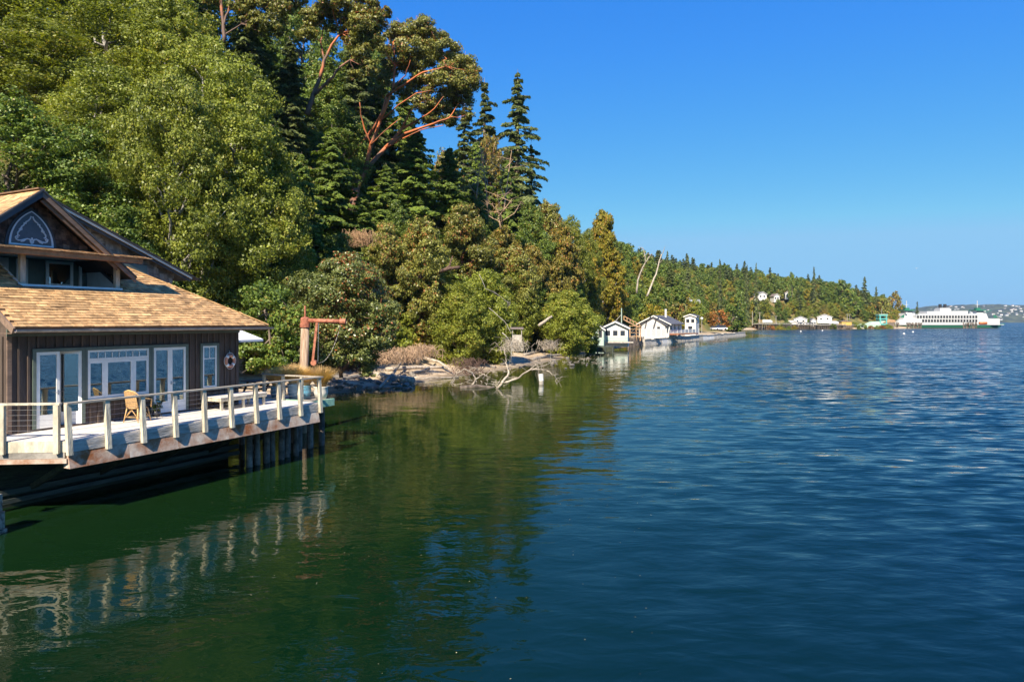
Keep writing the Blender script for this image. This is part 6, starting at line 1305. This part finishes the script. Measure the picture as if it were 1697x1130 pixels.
q = P(1473, 545, 484); o = thing('dolphin_cap', 'tan timber fender frame beside the teal tower', 'fender', (q.x, q.y, 0)); MB().prism([(-4, 0, 4.2), (5, 0, 4.6), (4.5, 0, 6.2), (0, 0, 6.8)], (0, 1, 0)).build('frame', MAT['tan'], o); MB().box(-3, 4, .1, .9, -.5, 4.2).build('base', MAT['pile'], o)
def dolphin(px, D, n, lab, h=6.5, fan=.3, w=6):
    q = P(px, 545, D); o = thing('pile_dolphin', lab, 'piles', (q.x, q.y, 0))
    for k_ in range(n):
        x = -w/2+w*k_/(n-1); MB().tube([(x, random.uniform(-1, 1), -.6), (x+fan*random.uniform(-.2, 1), random.uniform(-1, 1), h*random.uniform(.85, 1))], .36, 7).build('pile', MAT['pile'], o)
    MB().box(-w/2-.3, w/2+.3, -1.5, -1.2, h*.62, h*.72).build('waler', MAT['pile'], o); return o
dolphin(1478, 496, 9, 'splayed timber pile dolphin at the ferry stern, leftmost of three', 4.6, 3.4, 9); dolphin(1514, 502, 12, 'timber pile dolphin standing before the ferry hull, middle of three', 4.6, .5, 10); dolphin(1607, 502, 10, 'timber pile dolphin standing before the ferry bow, rightmost of three', 4.6, .5, 9)
# ------------------------------------------------------------------ ferry
FD = 516.0; q = P(1479, 544, FD); fo = thing('car_ferry', 'white double ended car ferry with green hull and two pilothouses at the landing', 'ferry', (q.x, q.y+3, 0)); FY0, FY1 = -9, 9
def fx(px): return (px-1482)*FD/FP
def fz(py): return CAMH-(py-533)*FD/FP
def fbox(name, x0, x1, y0, y1, z0, z1, mat, parent=fo): return MB().box(x0, x1, y0, y1, z0, z1).build(name, MAT[mat], parent)
MB().prism([(1, 0, -1), (79, 0, -1), (83, 0, 2.6), (-2, 0, 2.6)], (0, 0.01, 0))
mb = MB(); sec = [(-3, 2.2, 1.6), (0, 5.5, 0.2), (8, 8.6, -1), (70, 8.6, -1), (78, 6.0, 0.0), (83, 2.2, 1.4)]; V = []; F = []
for x, hw_, zb_ in sec: V += [(x, -hw_, 2.7), (x, -hw_*.85, zb_), (x, hw_*.85, zb_), (x, hw_, 2.7)]
for i_ in range(len(sec)-1):
    for k2 in range(4): F.append((4*i_+k2, 4*i_+4+k2, 4*i_+4+(k2+1) % 4, 4*i_+(k2+1) % 4))
F += [(0, 1, 2, 3), (20, 23, 22, 21)]; mb.add(V, F); mb.build('hull', MAT['fgreen'], fo)
fbox('boot_stripe', 6, 72, -8.72, -8.62, -.2, .5, 'black')
fbox('rub_rail', -1, 80, -8.95, -8.7, 2.5, 2.9, 'fwhite')
MB().prism([(0, 0, 2.7), (77, 0, 2.7), (77, 0, fz(528)), (70, 0, fz(528.5)), (60, 0, fz(526)), (16, 0, fz(526)), (12, 0, fz(528)), (2, 0, fz(530))], (0, 17.6, 0)).build('car_deck', MAT['fwhite'], fo, loc=(0, -8.8, 0))
fbox('passenger_deck', fx(1514), fx(1617), -8.9, 8.9, fz(529), fz(522.5), 'fwhite'); fbox('upper_deck', fx(1517), fx(1615), -8.7, 8.7, fz(522.5)+.01, fz(520.5), 'fwhite')
fbox('sun_deck_house', fx(1537), fx(1560), -5, 5, fz(520.5)+.01, fz(516), 'fwhite'); fbox('sun_deck_house', fx(1560), fx(1578), -4, 4, fz(520.5)+.01, fz(512), 'fwhite'); fbox('sun_deck_house', fx(1578), fx(1604), -5, 5, fz(520.5)+.01, fz(515.5), 'fwhite')
win = MB().box(-.75, .75, -.08, 0, -1.0, 1.0).mesh('window', M('ferry_window', (0.012, 0.014, 0.018), 0.85, 0.05))
for k_ in range(21): inst('window', win, fo, (fx(1516.5)+k_*(fx(1612)-fx(1516.5))/20, -8.9, fz(525.3)))
for k_ in range(19): inst('window', win, fo, (fx(1525)+k_*(fx(1612)-fx(1525))/18, -8.92, fz(531.7)))
fbox('window_belt', fx(1522), fx(1614), -8.91, -8.81, fz(533), fz(530), 'fwhite')
for x0, s_ in ((fx(1509), 1), (fx(1627), -1)):
    MB().prism([(x0-5, -4.5, fz(529)), (x0+5.5, -4.5, fz(529)), (x0+3.6, -4.5, fz(519)), (x0-3.2, -4.5, fz(519))], (0, 9, 0)).build('pilothouse_base', MAT['fwhite'], fo)
    ph = MB().prism([(x0-2.4, -3, fz(519)), (x0+2.4, -3, fz(519)), (x0+2.8, -3, fz(515)), (x0-2.8, -3, fz(515))], (0, 6, 0)).build('pilothouse', MAT['fwhite'], fo)
    MB().box(x0-2.7, x0+2.7, -3.1, -3.02, fz(518), fz(516)).build('window_strip', MAT['darkglass'], ph); MB().box(x0-3.8, x0+3.8, -4, 4, fz(515), fz(513.3)).build('roof', MAT['fgreen'], ph)
    MB().tube([(x0, 0, fz(513.3)), (x0, 0, fz(498))], .22, 6).build('mast', MAT['fwhite'], fo); MB().beam((x0-1.6, 0, fz(505)), (x0+1.6, 0, fz(505)), .2, .2).build('radar_arm', MAT['fwhite'], fo); MB().box(x0-1.5, x0+1.5, -1.5, 1.5, fz(513.3), fz(510)).build('mast_base', MAT['fgreen'], fo)
    MB().prism([(x0-6.5*s_, -8.5, fz(527)), (x0-6.5*s_, -8.5, fz(521)), (x0-10*s_, -8.5, fz(526))], (0, .3, 0)).build('stair', MAT['fgreen'], fo)
for x0 in (fx(1565), fx(1573)): MB().tube([(x0, 0, fz(512)), (x0, 0, fz(504))], 1.1, 12).build('funnel', MAT['black'], fo)
fbox('funnel_platform', fx(1561), fx(1577), -3, 3, fz(512)+.01, fz(510.5), 'fwhite')
for x0 in (1502, 1540, 1548, 1555, 1583, 1590, 1598, 1609): fbox('vent', fx(x0)-.6, fx(x0)+.6, -6, -4.6, fz(520.5), fz(517.5), 'fwhite')
MB().tube([(fx(1617), -8.95, fz(535.5)), (fx(1629), -8.95, fz(535.5))], .9, 8).build('rescue_boat', MAT['orangeraft'], fo, True); fbox('car_deck_opening', fx(1616), fx(1630), -8.88, -8.82, fz(537.5), fz(533.5), 'black')
for k_ in range(6): fbox('car_deck_opening', fx(1497)+k_*2.2, fx(1497)+k_*2.2+1.2, -8.88, -8.82, fz(537), fz(535), 'black')
MB().tube([(fx(1630), -2, fz(520)), (fx(1648), -2, fz(514))], .25, 6).build('boom', MAT['fgreen'], fo)
MB().prism([(75, -4, 2.7), (84.5, -4, 3.4), (84.5, -4, 3.0), (75, -4, 2.2)], (0, 8, 0)).build('bow_apron', MAT['fgreen'], fo)
# white mooring buoys and a gull
for (px, py, lab) in ((1327, 550, 'small white buoy left of the row in front of the pier'), (1363, 548.5, 'small white buoy nearest the pier'), (1498, 554, 'small white buoy below the ferry, lower of two'), (1513, 551, 'small white buoy below the ferry, upper of two')):
    D = CAMH*FP/(py-533); q = P(px, py, D); o = inst('mooring_buoy', MB().lathe([(.01, -.35), (.32, -.2), (.42, .1), (.3, .4), (.01, .5)], 0, 0, 10).mesh('mooring_buoy', MAT['hwhite'], True), None, (q.x, q.y, .1)); tag(o, lab, 'buoy')
q = P(1519, 445, 220); o = thing('gull', 'white gull gliding in the sky above the ferry', 'bird', q, .4); MB().tube([(-.3, 0, 0), (-.1, 0, .02), (.15, 0, .02), (.3, 0, 0)], [.02, .09, .07, .01], 8).build('body', MAT['hwhite'], o, True)
for s_ in (-1, 1): MB().prism([(.1, s_*.05, .03), (.16, s_*.35, .14), (-.02, s_*.72, .06), (-.06, s_*.35, .12), (-.12, s_*.05, .03)], (0, 0, .015)).build('wing', MAT['hwhite'], o)

# ------------------------------------------------------------------ haze
m, t, out = nmat('haze'); pv = N(t, 'ShaderNodeVolumePrincipled'); pv.inputs['Color'].default_value = (0.50, 0.74, 1.0, 1); pv.inputs['Density'].default_value = 0.00006; pv.inputs['Anisotropy'].default_value = 0.2
t.links.new(pv.outputs[0], out.inputs['Volume']); m.cycles.homogeneous_volume = True if hasattr(m.cycles, 'homogeneous_volume') else None
HAZE = True
if HAZE:
    o = MB().box(-9500, 12500, -1200, 14500, -4.5, 215).build('haze', m); tag(o, 'thin blue air between the jetty and the far shore', 'haze', kind='stuff')
